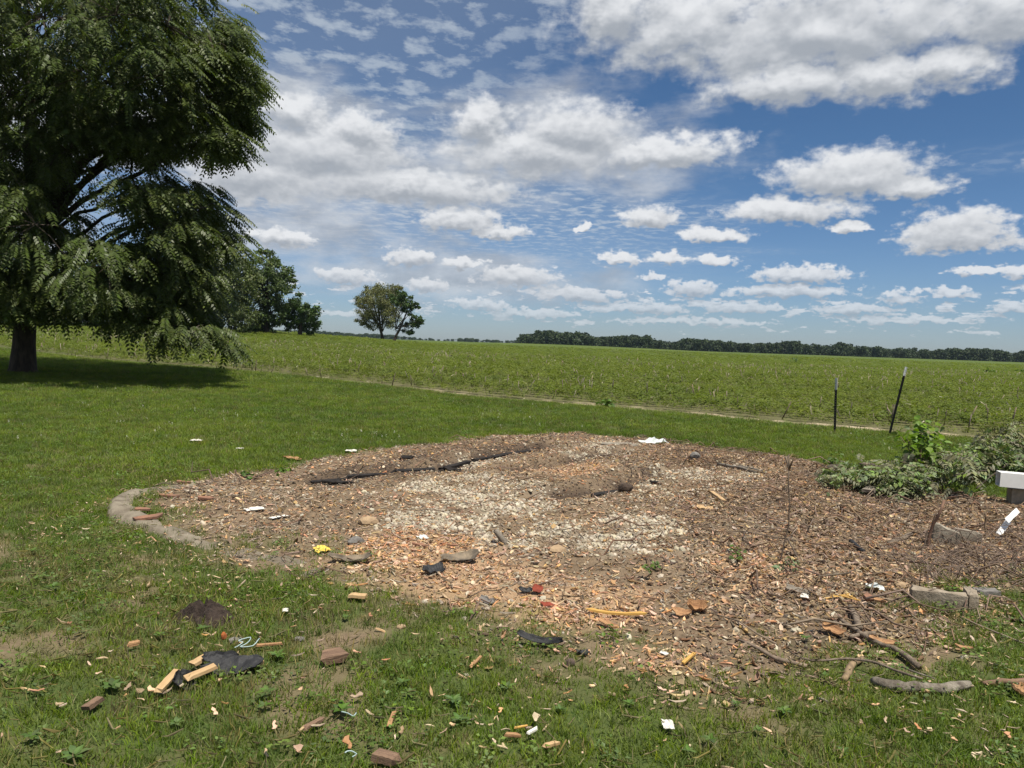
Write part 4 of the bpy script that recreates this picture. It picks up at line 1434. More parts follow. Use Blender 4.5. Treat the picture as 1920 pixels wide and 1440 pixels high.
# ---- the rim of the old floor
def build_curb():
    P = [G(*p) for p in ((400, 905), (345, 911), (290, 920), (250, 929), (230, 940), (224, 953), (232, 966), (262, 981), (300, 994), (350, 1009), (395, 1023), (460, 1041), (535, 1058), (605, 1074))]
    Q = []
    for i in range(len(P) - 1):
        for k in range(4): Q.append(P[i].lerp(P[i + 1], k / 4))
    Q.append(P[-1])
    V = []; F = []
    prof = [(-0.13, -0.05), (-0.115, 0.03), (-0.065, 0.068), (0.05, 0.07), (0.11, 0.03), (0.13, -0.05)]
    k = len(prof)
    n = len(Q)
    for i, p in enumerate(Q):
        d = (Q[min(i + 1, n - 1)] - Q[max(i - 1, 0)]); d.z = 0; d.normalize()
        s = Vector((d.y, -d.x, 0))
        e = min(1, 2.8 * i / n + .1) * min(1, 1.6 * (n - 1 - i) / n + 0.12)
        e *= 0.1 + 0.75 * float(smooth(vnoise(np.array([i * .23]), np.array([4.]), 1, 8), .2, .55)[0]) if i > 0.55 * n else 1
        w = 1 + 0.25 * (vnoise(np.array([i * .5]), np.array([0.]), 1, 5)[0] - .5)
        for j, (a, h) in enumerate(prof):
            jit = (vnoise(np.array([i * 0.7]), np.array([j * 3.1]), 1, 6)[0] - .5) * 0.05
            q = p + s * a * w; V.append((q.x, q.y, Z(p.x, p.y) + h * e + jit * (h > 0) - 0.01))
    for i in range(n - 1):
        for j in range(k - 1):
            a = i * k + j
            F.append((a, a + 1, a + k + 1, a + k))
    F.append(tuple(range(k))); F.append(tuple(range((n - 1) * k, n * k))[::-1])
    o = P[0]
    V = [(x - o.x, y - o.y, z - o.z) for x, y, z in V]
    thing('concrete_curb', 'low curved concrete curb at the outer end of the torn-up patch', 'curb', np_mesh('concrete_curb', V, F, M['curb'], True), o)


build_curb()
plank('rotten_beam', 'black rotten beam lying in the far trench, longest of the dark pieces', 'beam', (738, 883), (816, 871), 0.085, 0.05, M['char'], 1, 0.01, 0.15, 0.0, 0.03)
plank('rotten_board', 'short black board tilted up behind the rotten beam', 'board', (752, 861), (774, 871), 0.06, 0.02, M['char'], 2, 0.03, 0.6, 0.0, 0.02)
plank('dark_strip', 'thin black board edge in the trench left of the rotten beam', 'board', (655, 899), (722, 887), 0.06, 0.035, M['char'], 301, 0.02, 0.2, 0.0, 0.04)
plank('dark_strip', 'thin black board edge in the trench right of the rotten beam', 'board', (826, 869), (880, 861), 0.06, 0.035, M['char'], 302, 0.02, 0.2, 0.0, 0.04)
plank('dark_strip', 'short black board edge midway along the trench', 'board', (886, 858), (922, 852), 0.05, 0.03, M['char'], 303, 0.02, 0.2, 0.0, 0.03)
plank('dark_strip', 'black board end at the near end of the trench', 'board', (585, 911), (640, 903), 0.05, 0.03, M['char'], 304, 0.02, 0.2, 0.0, 0.04)
plank('dark_strip', 'black board edge in the short diagonal trench', 'board', (1112, 922), (1160, 908), 0.06, 0.03, M['char'], 305, 0.01, 0.2, 0.0, 0.04)
plank('dark_strip', 'narrow black strip edging the trench near the far rim', 'board', (925, 851), (990, 841), 0.07, 0.04, M['char'], 3, 0.02, 0.2, 0.0, 0.03)
flake('dark_scrap', 'dark rotten lump between the rotten beam and the gravel', 'scrap', (852, 884), 0.30, 0.10, 0.03, M['char'], 4, 0.12)
flake('dark_scrap', 'dark crumbling wood lump near the left end of the trench', 'scrap', (640, 908), 0.45, 0.09, 0.03, M['char'], 5, 0.1)
flake('dark_scrap', 'small flat dark piece lying beyond the middle gravel', 'scrap', (1226, 905), 0.13, 0.06, 0.03, M['char'], 6, 0.1)
rock('root_clod', 'black earthy root clump beside the diagonal trench', 'clod', (1173, 922), (0.22, 0.18, 0.15), M['clod'], 7)
crumple('plastic_sheet', 'crumpled clear white plastic sheet on the far rim of the patch', 'plastic', (1226, 832), 0.52, 0.30, 0.15, M['plastic'], 8, 0.1, fold=0.3)
flake('slab_fragment', 'flat dusty concrete fragment next to the plastic sheet', 'rubble', (1160, 836), 0.62, 0.42, 0.03, M['concrete'], 9, 0.05, 0.3, 0.0, (0, 0))
rock('sandstone', 'rounded tan sandstone between gravel and sawdust', 'stone', (691, 980), (0.21, 0.15, 0.11), M['tanrock'], 10, 0.1)
rock('grey_stone', 'round grey stone near the far right rim of the patch', 'stone', (1303, 862), (0.17, 0.15, 0.15), M['greyrock'], 11, 0.35)
rock('grey_stone', 'dusty grey lump left of the orange sawdust', 'stone', (668, 1018), (0.16, 0.14, 0.08), M['greyrock'], 12)
rock('pale_stone', 'larger pale stone at the front edge of the gravel', 'stone', (1046, 1036), (0.15, 0.10, 0.09), M['tanrock'], 13)
crumple('yellow_scrap', 'bright yellow crumpled scrap left of the sawdust', 'scrap', (604, 1036), 0.12, 0.12, 0.06, M['yellow'], 14, 0.5, 8)
flake('felt_strip', 'curled black roofing felt left of the sawdust', 'roofing felt', (656, 1057), 0.30, 0.075, 0.012, M['taupe'], 15, 0.55, 0.12, 0.03, (0.3, 0), n=12)
flake('felt_strip', 'wide curled tan and black felt lying on the sawdust', 'roofing felt', (862, 1056), 0.30, 0.10, 0.012, M['taupe'], 16, 0.5, 0.45, 0.03, (0.35, -0.1), n=12)
flake('felt_strip', 'dark felt end tucked under the wide tan felt on the sawdust', 'roofing felt', (812, 1074), 0.18, 0.10, 0.012, M['tar'], 17, 0.4, 0.75, 0.02, (0.3, 0.1))
plank('wood_block', 'pale flat offcut on the grass left of the sawdust', 'wood', (653, 1127), (686, 1129), 0.055, 0.018, M['wood'], 18, 0.03)
plank('yellow_splinter', 'long yellow splinter of wood at the front edge of the patch', 'wood', (1105, 1156), (1206, 1163), 0.026, 0.014, M['woody'], 19, 0.025, jag=0.02, warp=0.04)
flake('bark_slab', 'curled orange bark slab right of the yellow splinter', 'bark', (1304, 1150), 0.13, 0.09, 0.012, M['woodo'], 20, 1.0, 0.2, 0.03, (0.35, 0.1))
flake('bark_slab', 'flat orange bark piece joining the curled bark slab', 'bark', (1277, 1158), 0.12, 0.07, 0.012, M['woodo'], 21, 0.4, -0.2, 0.03, (0.2, 0.1))
flake('bark_slab', 'yellowish bark strip below the yellow splinter', 'bark', (1140, 1179), 0.13, 0.045, 0.01, M['woodo'], 22, 0.3, -0.7, 0.03)
flake('felt_strip', 'torn black felt strip at the grass edge in front of the patch', 'roofing felt', (1012, 1213), 0.25, 0.05, 0.008, M['tar'], 23, 0.7, -0.25, 0.035, (0.4, 0.05), n=12)
flake('felt_scrap', 'small black felt scrap right of the torn felt strip', 'roofing felt', (1092, 1230), 0.07, 0.045, 0.008, M['tar'], 24, 0.5)
rock('soil_lump', 'round dark lump of soil below the small felt scrap', 'clod', (1069, 1246), (0.06, 0.055, 0.05), M['clod'], 25)
plank('wood_chunk', 'thick brown weathered wood chunk lying alone on the grass', 'wood', (600, 1249), (648, 1239), 0.085, 0.042, M['woodb'], 26, 0.02, 0.12, jag=0.018)
# the little heap of felt and laths on the grass
flake('felt_sheet', 'long folded black felt in the heap on the grass, biggest of the heap', 'roofing felt', (434, 1262), 0.28, 0.085, 0.012, M['tar'], 27, 0.2, 0.22, 0.03, (0.4, -0.1), n=14)
flake('felt_sheet', 'black felt flap standing up at the back of the heap', 'roofing felt', (413, 1252), 0.17, 0.06, 0.010, M['tar'], 28, 0.5, 0.25, 0.05, (0.7, 0.1), n=12)
flake('felt_scrap', 'black felt corner propped against the lath nearest the camera', 'roofing felt', (340, 1292), 0.10, 0.09, 0.01, M['tar'], 29, 0.8, 0.9, 0.03, (0.8, 0.3))
plank('lath', 'pale wooden lath lying across the middle of the heap', 'lath', (349, 1294), (404, 1270), 0.042, 0.016, M['wood'], 30, 0.05)
plank('lath', 'pale wooden lath propped steeply at the near end of the heap', 'lath', (296, 1318), (331, 1279), 0.034, 0.016, M['wood'], 31, 0.05, 0.2)
plank('lath', 'short pale lath half under the back felt flap', 'lath', (360, 1263), (386, 1248), 0.045, 0.016, M['wood'], 32, 0.04)
plank('lath', 'pale lath end sticking out past the long folded felt', 'lath', (452, 1248), (492, 1257), 0.038, 0.014, M['wood'], 33, 0.03)
rock('rusty_fitting', 'small rusty orange fitting on top of the felt heap', 'fitting', (419, 1240), (0.034, 0.034, 0.045), M['rust'], 34, 3.0)
stick('plastic_twine', 'tangled pale teal cord behind the felt heap', 'cord', [(440, 1232), (455, 1222), (447, 1218), (470, 1212), (462, 1224), (450, 1230), (474, 1228), (486, 1214)], [0.003, 0.003], M['teal'], 35, 0.05, sides=5, rough=0)
stick('plastic_twine', 'short pale teal cord lying alone in the front grass', 'cord', [(640, 1353), (652, 1356), (662, 1361), (668, 1355)], [0.003, 0.0025], M['teal'], 36, 0.045, sides=5, rough=0)
stick('plastic_twine', 'pale teal cord curled at the bottom edge of the lawn', 'cord', [(646, 1432), (655, 1428), (668, 1434), (660, 1440)], [0.003, 0.0025], M['teal'], 37, 0.045, sides=5, rough=0)


def molehill():
    b = G(385, 1162)
    r = np.random.default_rng(4)
    V = [(0, 0, 0.075)]; F = []
    k = 26
    for i, (rad, h) in enumerate(((0.04, 0.07), (0.08, 0.055), (0.12, 0.03), (0.16, 0.005), (0.18, -0.03))):
        for j in range(k):
            a = 2 * math.pi * j / k
            q = rad * (1 + r.normal(0, 0.09)) * (1 + .18 * math.cos(2 * a + .6))
            V.append((q * math.cos(a), q * math.sin(a), h * 1.25 + r.normal(0, 0.018)))
    for j in range(k): F.append((0, 1 + j, 1 + (j + 1) % k))
    for i in range(4):
        for j in range(k):
            a = 1 + i * k + j; c = 1 + i * k + (j + 1) % k
            F.append((a, a + k, c + k, c))
    thing('molehill', 'small mound of dark fresh soil on the lawn', 'soil mound', np_mesh('molehill', V, F, M['soil']), b)


molehill()

for k, (p, L, W, H, lb) in enumerate((
        ((368, 830), 0.16, 0.10, 0.05, 'torn white scrap far out on the lawn toward the walnut'),
        ((658, 850), 0.16, 0.10, 0.05, 'white scrap on the grass just behind the patch rim'),
        ((477, 957), 0.17, 0.10, 0.04, 'white crumpled scrap on the grey chips, farther of two'),
        ((523, 972), 0.17, 0.06, 0.03, 'white flattened scrap on the grey chips, nearer of two'),
        ((1508, 1122), 0.07, 0.05, 0.03, 'white foam lump at the right front of the patch'),
        ((1252, 1373), 0.075, 0.05, 0.02, 'clean white scrap on the front lawn below the chip trail'),
        ((535, 1154), 0.05, 0.035, 0.015, 'small white scrap beside the molehill on the grass'),
        ((792, 1012), 0.08, 0.08, 0.06, 'greyish white lump at the back of the sawdust'),
        ((1245, 1230), 0.045, 0.035, 0.02, 'small white flake at the near rim of the patch'),
        ((1640, 1106), 0.12, 0.08, 0.06, 'thin bluish clear plastic scrap left of the broken L-shaped block'),
        ((450, 845), 0.09, 0.06, 0.02, 'tiny white scrap on the lawn between the two larger scraps'))):
    crumple('white_scrap', lb, 'scrap', p, L, W, H, M['plastic'] if k in (9, 7) else M['paper'], 40 + k, 0.3 * k, 7, 0.035 if k in (0, 1, 5, 6, 10) else 0.015)
plank('white_sliver', 'thin white sliver lying in the front grass', 'scrap', (989, 1396), (1004, 1387), 0.016, 0.008, M['paper'], 52, 0.045)
flake('shingle_scrap', 'dark red shingle corner standing in the sawdust', 'shingle', (1008, 1113), 0.07, 0.05, 0.008, M['red'], 53, 0.3, -0.3, 0.03, (0.5, 0.2))
flake('shingle_scrap', 'flat dark red shingle scrap nearer than the standing one', 'shingle', (1026, 1139), 0.09, 0.055, 0.008, M['red'], 54, 0.2, 0.1, 0.015)
flake('shingle_scrap', 'black shingle flake beside the standing red shingle corner', 'shingle', (984, 1113), 0.09, 0.05, 0.01, M['tar'], 55, 0.6, 0.2, 0.02, (0.4, 0.2))
flake('shingle_scrap', 'pinkish grey shingle scrap left of the red ones', 'shingle', (913, 1133), 0.10, 0.05, 0.01, M['greyrock'], 56, 0.6, -0.4, 0.02, (0.5, 0.2))
flake('brick_shard', 'red brick shard inside the curved curb', 'brick', (316, 934), 0.20, 0.05, 0.02, M['brick'], 57, 0.05, 0.15)
flake('brick_shard', 'thin red brick flake behind the curved curb', 'brick', (345, 908), 0.16, 0.05, 0.02, M['brick'], 58, 0.05, 0.15)
flake('brick_shard', 'long orange brick piece lying across the curved curb', 'brick', (281, 981), 0.24, 0.07, 0.02, M['brick'], 59, 0.05, 0.75, 0.05, (0.1, -0.05))
flake('brick_shard', 'small orange brick piece on top of the curb', 'brick', (268, 966), 0.14, 0.05, 0.015, M['brick'], 60, 0.05, 0.4, 0.05)
flake('brick_shard', 'orange brick flake among the grey chips', 'brick', (385, 938), 0.16, 0.06, 0.02, M['brick'], 61, 0.05, 0.1)
flake('brick_shard', 'red brown splinter at the back of the sawdust', 'brick', (848, 1027), 0.10, 0.025, 0.012, M['brick'], 62, 0.2, 0.05)
flake('brick_shard', 'orange flake under the dusty lump at the sawdust edge', 'brick', (787, 1027), 0.12, 0.03, 0.012, M['brick'], 63, 0.3, -0.1)
flake('brick_shard', 'pinkish tile piece left of the broken L-shaped block', 'brick', (1627, 1129), 0.07, 0.055, 0.02, M['brick'], 64, 0.3, 0.4, 0.02, (0.4, 0))
flake('brick_shard', 'pale pink tile flake right beside the pinkish tile piece', 'brick', (1649, 1133), 0.08, 0.04, 0.012, M['woodo'], 65, 0.6, -0.3, 0.02, (0.3, 0))
flake('cardboard_scrap', 'tan flat scrap on the grass behind the patch rim', 'scrap', (548, 864), 0.24, 0.12, 0.01, M['woodo'], 66, 0.2, 0.1, 0.03)
upright('slat_stake', 'short tan slat standing upright in the gravel', 'stake', (948, 1023), (929, 994), (0.028, 0.024), M['woodg'], 67, 0.0, n=3, sides=4)
stick('grey_pole', 'thin grey pole on the far gravel, longer of two', 'pole', [(1345, 874), (1385, 883), (1418, 889)], [0.022, 0.02], M['woodg'], 68, 0.03)
stick('grey_pole', 'thin grey pole on the far gravel, shorter of two', 'pole', [(1385, 878), (1422, 887)], [0.016, 0.014], M['woodg'], 69, 0.03)
plank('offcut', 'pale slat lying slantwise right of the far gravel', 'wood', (1334, 926), (1356, 942), 0.05, 0.014, M['wood'], 70, 0.02)
flake('pale_board', 'pale triangular board piece below the pale slat', 'wood', (1321, 956), 0.17, 0.10, 0.014, M['wood'], 71, 0.1, -0.5, 0.02)

# ---- the right hand side
plank('grey_board', 'grey weathered board by the brush, left one of two', 'board', (1627, 931), (1673, 907), 0.15, 0.035, M['woodg'], 72, 0.05)
plank('grey_board', 'grey weathered board by the brush, right one of two', 'board', (1662, 922), (1690, 908), 0.20, 0.07, M['woodg'], 73, 0.06, 0.15)
stick('grey_stick', 'short grey stick in front of the grey boards', 'stick', [(1680, 943), (1700, 947), (1710, 950)], [0.02, 0.016], M['woodg'], 74, 0.02)
stick('dark_pipe', 'short dark teal pipe end in the brown mulch', 'pipe', [(1595, 1020), (1607, 1029), (1619, 1038)], [0.018, 0.018], M['tar'], 75, 0.02, rough=0.0)
stick('tan_branch', 'tan peeled branch left of the grey concrete block', 'branch', [(1670, 1026), (1690, 1015), (1706, 1007)], [0.026, 0.02], M['barkl'], 76, 0.02)
rock('flat_stone', 'flat pale stone at the end of the tan peeled branch', 'stone', (1715, 1013), (0.12, 0.08, 0.05), M['tanrock'], 77)
rock('flat_stone', 'mossy brown stone left of the broken L-shaped block', 'stone', (1690, 1100), (0.13, 0.09, 0.06), M['tanrock'], 78)


def block(name, label, cat, p, outline, height, m, rot, seed, tilt=(0, 0), slope=0.0, lift=-0.01):
    """broken piece: an outline raised to a broken, uneven top"""
    r = np.random.default_rng(seed)
    n = len(outline); V = []; F = []
    sub = []
    for i in range(n):
        a = Vector(outline[i]); b = Vector(outline[(i + 1) % n])
        for k in range(4):
            q = a.lerp(b, k / 4)
            sub.append((q.x + r.normal(0, .004), q.y + r.normal(0, .004)))
    k = len(sub)
    cx = sum(q[0] for q in sub) / k; cy = sum(q[1] for q in sub) / k
    rings = ((0, 1.0), (0.55, 1.0), (0.92, 0.985), (1.0, 0.93))
    for (h, s) in rings:
        for (x, y) in sub:
            V.append((cx + (x - cx) * s, cy + (y - cy) * s, h * (height + slope * x) + (r.normal(0, 0.005) if h > .5 else 0)))
    V.append((cx, cy, height + slope * cx))
    for i in range(len(rings) - 1):
        for j in range(k):
            a = i * k + j; b = i * k + (j + 1) % k
            F.append((a, b, b + k, a + k))
    t = (len(rings) - 1) * k
    for j in range(k): F.append((t + j, t + (j + 1) % k, len(V) - 1))
    return thing(name, label, cat, np_mesh(name, V, F, m), G(*p) + Vector((0, 0, lift)), (tilt[0], tilt[1], rot))


def l_block():
    b = G(1768, 1139)
    root = empty('broken_block', b, 'broken L-shaped tan concrete block lying at the right front', 'concrete block')
    root.rotation_euler = (0, 0, -0.42)
    for nm, ol, h, sd in (('long_side', [(-0.20, -0.035), (0.14, -0.045), (0.14, 0.035), (-0.20, 0.045)], 0.115, 3),
                          ('end_web', [(0.142, -0.05), (0.205, -0.04), (0.215, 0.17), (0.148, 0.17)], 0.125, 4)):
        o = block(nm, None, None, (1768, 1139), ol, h, M['concreted'], 0, sd)
        o.parent = root; o.location = (0, 0, -0.01); o.rotation_euler = (0, 0, 0 if nm == 'long_side' else 0.12)


l_block()
block('dark_fragment', 'dark grey slab fragment behind the broken L-shaped block', 'rubble', (1848, 1118), [(-0.08, -0.04), (0.08, -0.05), (0.09, 0.03), (-0.07, 0.05)], 0.06, M['greyrock'], 0.1, 5)
block('concrete_chunk', 'upright grey concrete chunk with slanted top among bare stems', 'concrete block', (1772, 1018), [(-0.11, -0.06), (0.11, -0.05), (0.12, 0.06), (-0.10, 0.07)], 0.15, M['concrete'], -0.35, 6, slope=-0.35)
block('concrete_chunk', 'low grey concrete chunk right of the slanted one', 'concrete block', (1815, 1012), [(-0.12, -0.06), (0.10, -0.05), (0.12, 0.06), (-0.10, 0.07)], 0.08, M['concrete'], -0.2, 7, slope=-0.1)
block('concrete_chunk', 'grey concrete piece under the white vinyl channel', 'concrete block', (1912, 945), [(-0.14, -0.06), (0.16, -0.05), (0.16, 0.08), (-0.12, 0.07)], 0.19, M['concrete'], 0.0, 8)


def vinyl_channel():
    b = G(1893, 945) + Vector((0, 0, 0.21))
    W, H, L, T = 0.16, 0.17, 1.1, 0.008
    V = []; F = []
    for x in (0, L):
        for s in (0, T):
            for (y, z) in ((-W / 2 + s, s), (W / 2 - s, s), (W / 2 - s, H - s), (-W / 2 + s, H - s)):
                V.append((x, y, z))
    for k in range(4):
        j = (k + 1) % 4
        F += [(k, j, 8 + j, 8 + k), (4 + k, 12 + k, 12 + j, 4 + j), (k, 4 + k, 4 + j, j), (8 + k, 8 + j, 12 + j, 12 + k)]
    o = thing('vinyl_channel', 'white square vinyl channel with open end lying on the cut brush', 'vinyl channel', np_mesh('vinyl_channel', V, F, M['white']), b, (0, 0.02, -0.28))
    o.location = b + Vector((-0.13, 0.05, 0))


vinyl_channel()
for lb, A, B, nm in (('white plastic strip end stuck in the ground, lower of two', (1872, 1002), (1891, 977), 31), ('white plastic strip leaning on the brush, upper of two', (1888, 976), (1908, 957), 32)):
    a = G(1875, 1012)
    p, q = Vector(at(A[0], A[1], a.y)), Vector(at(B[0], B[1], a.y + 0.05))
    d = q - p
    o = thing('white_strip', lb, 'plastic strip', board_mesh(d.length, 0.05, 0.006, M['white'], nm, 0.006), (p + q) / 2)
    o.rotation_euler = d.to_track_quat('X', 'Z').to_euler()
    o.rotation_euler.rotate_axis('X', 0.9)

# ---- fallen wood in the right foreground
lg = stick('log', 'thick grey lichen-covered branch log lying on the front grass', 'log', [(1636, 1286), (1668, 1296), (1715, 1300), (1765, 1302), (1816, 1293)], [0.020, 0.029, 0.026, 0.031, 0.024, 0.027, 0.019], M['birch'], 80, 0.026, sides=11, rough=0.10)
for (x, y) in ((1740, 1296), (1788, 1288)):
    kn = link('knot', rock_mesh(int(x), M['wood'], (0.034, 0.02, 0.026), 0.1, 1, 'knot'), lg)
    kn.location = Vector(at(x, y, G(x, y + 10).y - 0.025)) - lg.location
stick('long_branch', 'long bent brown branch lying from the bark slabs toward the log', 'branch', [(1572, 1166), (1605, 1192), (1640, 1212), (1690, 1234), (1722, 1262)], [0.010, 0.014, 0.015, 0.016, 0.018], M['barkl'], 81, 0.03)
stick('thin_branch', 'thin whippy stick arching over to the grey log', 'branch', [(1480, 1232), (1520, 1249), (1590, 1252), (1640, 1267), (1690, 1290), (1728, 1302)], [0.004, 0.006, 0.007, 0.007, 0.006], M['barkl'], 82, 0.03, [0, 0, .02, .04, .05, .05], 6)
stick('dark_branch', 'dark stick at the bare soil edge running into the grass', 'branch', [(1385, 1206), (1420, 1222), (1460, 1243), (1512, 1257)], [0.006, 0.010, 0.013, 0.011], M['twig'], 83, 0.02)
stick('short_log', 'short upright-lying brown log end by the rusty bark', 'log', [(1594, 1149), (1602, 1165), (1612, 1188)], [0.018, 0.022, 0.022], M['barkl'], 84, 0.03)
stick('pale_stub', 'pale stubby stick crossing the short log', 'stick', [(1592, 1201), (1618, 1196), (1642, 1194)], [0.012, 0.014, 0.016], M['barkl'], 85, 0.02)
flake('ridged_slab', 'rusty ridged bark slab on the dark soil', 'bark', (1562, 1191), 0.13, 0.07, 0.02, M['woodo'], 86, 0.5, -0.8, 0.03, (0.35, 0.2))
flake('orange_bark', 'orange bark strip right of the pale stub', 'bark', (1655, 1213), 0.15, 0.05, 0.012, M['woodo'], 87, 0.3, -0.4, 0.03)
stick('curved_bark', 'curved dark red bark roll beside the grey log', 'bark', [(1582, 1284), (1592, 1262), (1616, 1243)], [0.016, 0.020, 0.014], M['twig'], 88, 0.025)
stick('split_branch', 'orange brown split branch at the right edge of the lawn', 'branch', [(1842, 1290), (1880, 1288), (1925, 1287), (1960, 1285)], [0.010, 0.016, 0.020, 0.02], M['woodb'], 89, 0.025)
flake('bark_chunk', 'orange brown bark chunk below the split branch', 'bark', (1912, 1306), 0.13, 0.08, 0.03, M['woodo'], 90, 0.4, 0.6, 0.02, (0.3, 0.2))
stick('white_twig', 'short whitened twig right of the long bent branch', 'twig', [(1690, 1262), (1722, 1275), (1752, 1285)], [0.004, 0.005, 0.003], M['birch'], 91, 0.035, sides=5)
flake('orange_chip', 'bright orange wood flake alone on the grass below the block', 'wood', (1806, 1226), 0.09, 0.03, 0.012, M['woodo'], 92, 0.4, -0.25, 0.035)
stick('long_twig', 'dark thin twig slanting out past the broken block', 'twig', [(1800, 1165), (1850, 1188), (1900, 1208), (1960, 1232)], [0.005, 0.006, 0.004], M['twig'], 93, 0.03, sides=5)
ysr = empty('splintered_lath', G(1575, 1124), 'yellow splintered lath fanned into shreds left of the pinkish tile', 'wood')
for k in range(5):
    c, L, hz, pt = between((1548 + k * 9, 1128 - k * 1.5), (1592 + k * 5, 1118 + k * 5))
    link('splinter', board_mesh(L, 0.010, 0.004, M['woody'], 94 + k, 0.01, 0.0, 'splinter'), ysr, c + Vector((0, 0, 0.015 + 0.004 * k)) - ysr.location, (0, pt, hz))
flake('grey_sheet', 'grey weathered plywood flake left of the white foam lump', 'wood', (1497, 1112), 0.16, 0.09, 0.008, M['woodg'], 100, 0.2, -0.3, 0.015)
for k, (A, B, w, t, m, lb) in enumerate((
        ((160, 1345), (190, 1324), 0.035, 0.02, 'woodb', 'brown bark stick left of the felt heap'),
        ((570, 1381), (607, 1362), 0.022, 0.014, 'woodb', 'brown bark stick below the thick wood chunk'),
        ((882, 1262), (901, 1243), 0.016, 0.008, 'woodo', 'slim orange splinter on the grass, upright in view'),
        ((730, 1372), (739, 1349), 0.018, 0.010, 'woodo', 'orange splinter on the front grass beside the teal cord'),
        ((946, 1392), (974, 1394), 0.020, 0.012, 'woodo', 'orange wood piece in the front grass left of the white sliver'),
        ((1280, 1255), (1302, 1236), 0.018, 0.010, 'woody', 'yellow splinter on the bare soil at the near rim'),
        ((480, 1222), (528, 1218), 0.018, 0.010, 'woodo', 'orange strip of wood right of the tangled cord'),
        ((705, 1436), (742, 1446), 0.055, 0.03, 'woodb', 'brown board end at the bottom edge of the lawn'),
        ((1022, 1414), (1044, 1408), 0.022, 0.012, 'wood', 'pale knobbly wood piece in the front grass'),
        ((965, 1378), (987, 1374), 0.010, 0.005, 'woody', 'thin yellow sliver above the white sliver'),
        ((240, 1223), (262, 1218), 0.03, 0.02, 'woodo', 'rounded orange wood piece on the dry lawn'))):
    plank('wood_piece', lb, 'wood', A, B, w, t, M[m], 110 + k, 0.03)
for k, (p, sz, m, lb) in enumerate((((442, 1205), (0.09, 0.06, 0.05), 'greyrock', 'grey pebble behind the tangled cord'),
                                   ((563, 1201), (0.07, 0.05, 0.035), 'greyrock', 'pale grey pebble at the bare soil streak'),
                                   ((752, 1177), (0.055, 0.05, 0.03), 'tanrock', 'round tan disc of wood on the grass edge'),
                                   ((1385, 1232), (0.05, 0.045, 0.03), 'tanrock', 'pale round pebble on the bare soil'))):
    rock('pebble', lb, 'stone', p, sz, M[m], 130 + k)

# wood flakes on the lawn, one kind made once and copied
flk = [shard_mesh(0.052 * a, 0.020 * b, 0.005, c, 9, 500 + i, M['chip_tan'] if i % 3 else M['chip_org'], 0.55, 'wood_flake', pw=0.8) for i, (a, b, c) in
       enumerate(((1, 1, .5), (1.3, .8, -.4), (.8, 1.4, .9), (1.1, 1.6, .3), (1.6, .7, .6), (.7, 1.2, .2)))]
rr = random.Random(5)
spots = [(1262, 1300), (1248, 1290), (1275, 1296), (1255, 1312), (1268, 1318), (1250, 1322), (1240, 1306), (1280, 1285), (1262, 1278), (1245, 1330), (1270, 1330),
         (340, 1300), (235, 1318), (265, 1325), (258, 1312), (186, 1275), (168, 1258), (400, 1335), (403, 1350), (325, 1332), (410, 1290), (130, 1180), (115, 1178),
         (1700, 1385), (1720, 1378), (1710, 1392), (1740, 1386), (1790, 1402), (1615, 1370), (1660, 1365), (1640, 1335), (1800, 1345), (1880, 1385), (1890, 1395), (1900, 1380)]
while len(spots) < 120:
    x, y = rr.uniform(0, 1920), rr.uniform(1110, 1435)
    g = G(x, y)
    pmv = float(patch_mask(np.array([g.x]), np.array([g.y]))[0])
    if pmv < 0.3 and rr.random() < 0.25 + 0.75 * max(0, 1 - abs(x - 760) / 700): spots.append((x, y))
proto = None
for i, (x, y) in enumerate(spots):
    if i < 11: lb, gr_ = 'pale wood flake in the short trail of chips running out onto the front lawn', 'flakes in the chip trail'
    elif i < 23: lb, gr_ = 'pale wood flake lying in the grass round the little heap of felt and laths', 'flakes round the felt heap'
    elif i < 35: lb, gr_ = 'pale wood flake in the grass in front of the grey log', 'flakes before the grey log'
    elif x < 640: lb, gr_ = 'loose pale wood flake on the left part of the front lawn', 'flakes on the left lawn'
    elif x < 1100: lb, gr_ = 'loose pale wood flake on the middle of the front lawn', 'flakes on the middle lawn'
    else: lb, gr_ = 'loose pale wood flake on the right part of the front lawn', 'flakes on the right lawn'
    if proto is None:
        o = proto = thing('wood_flake', lb, 'wood flake', flk[0], (0, 0, 0), group=gr_)
    else:
        o = proto.copy(); COL.objects.link(o); o.data = flk[i % len(flk)]
    o['label'] = lb; o['group'] = gr_
    o.location = G(x, y) + Vector((0, 0, 0.035))
    s = rr.uniform(0.4, 1.0)
    o.scale = (s, s, s); o.rotation_euler = (rr.gauss(0, .3), rr.gauss(0, .3), rr.uniform(0, 6.28))


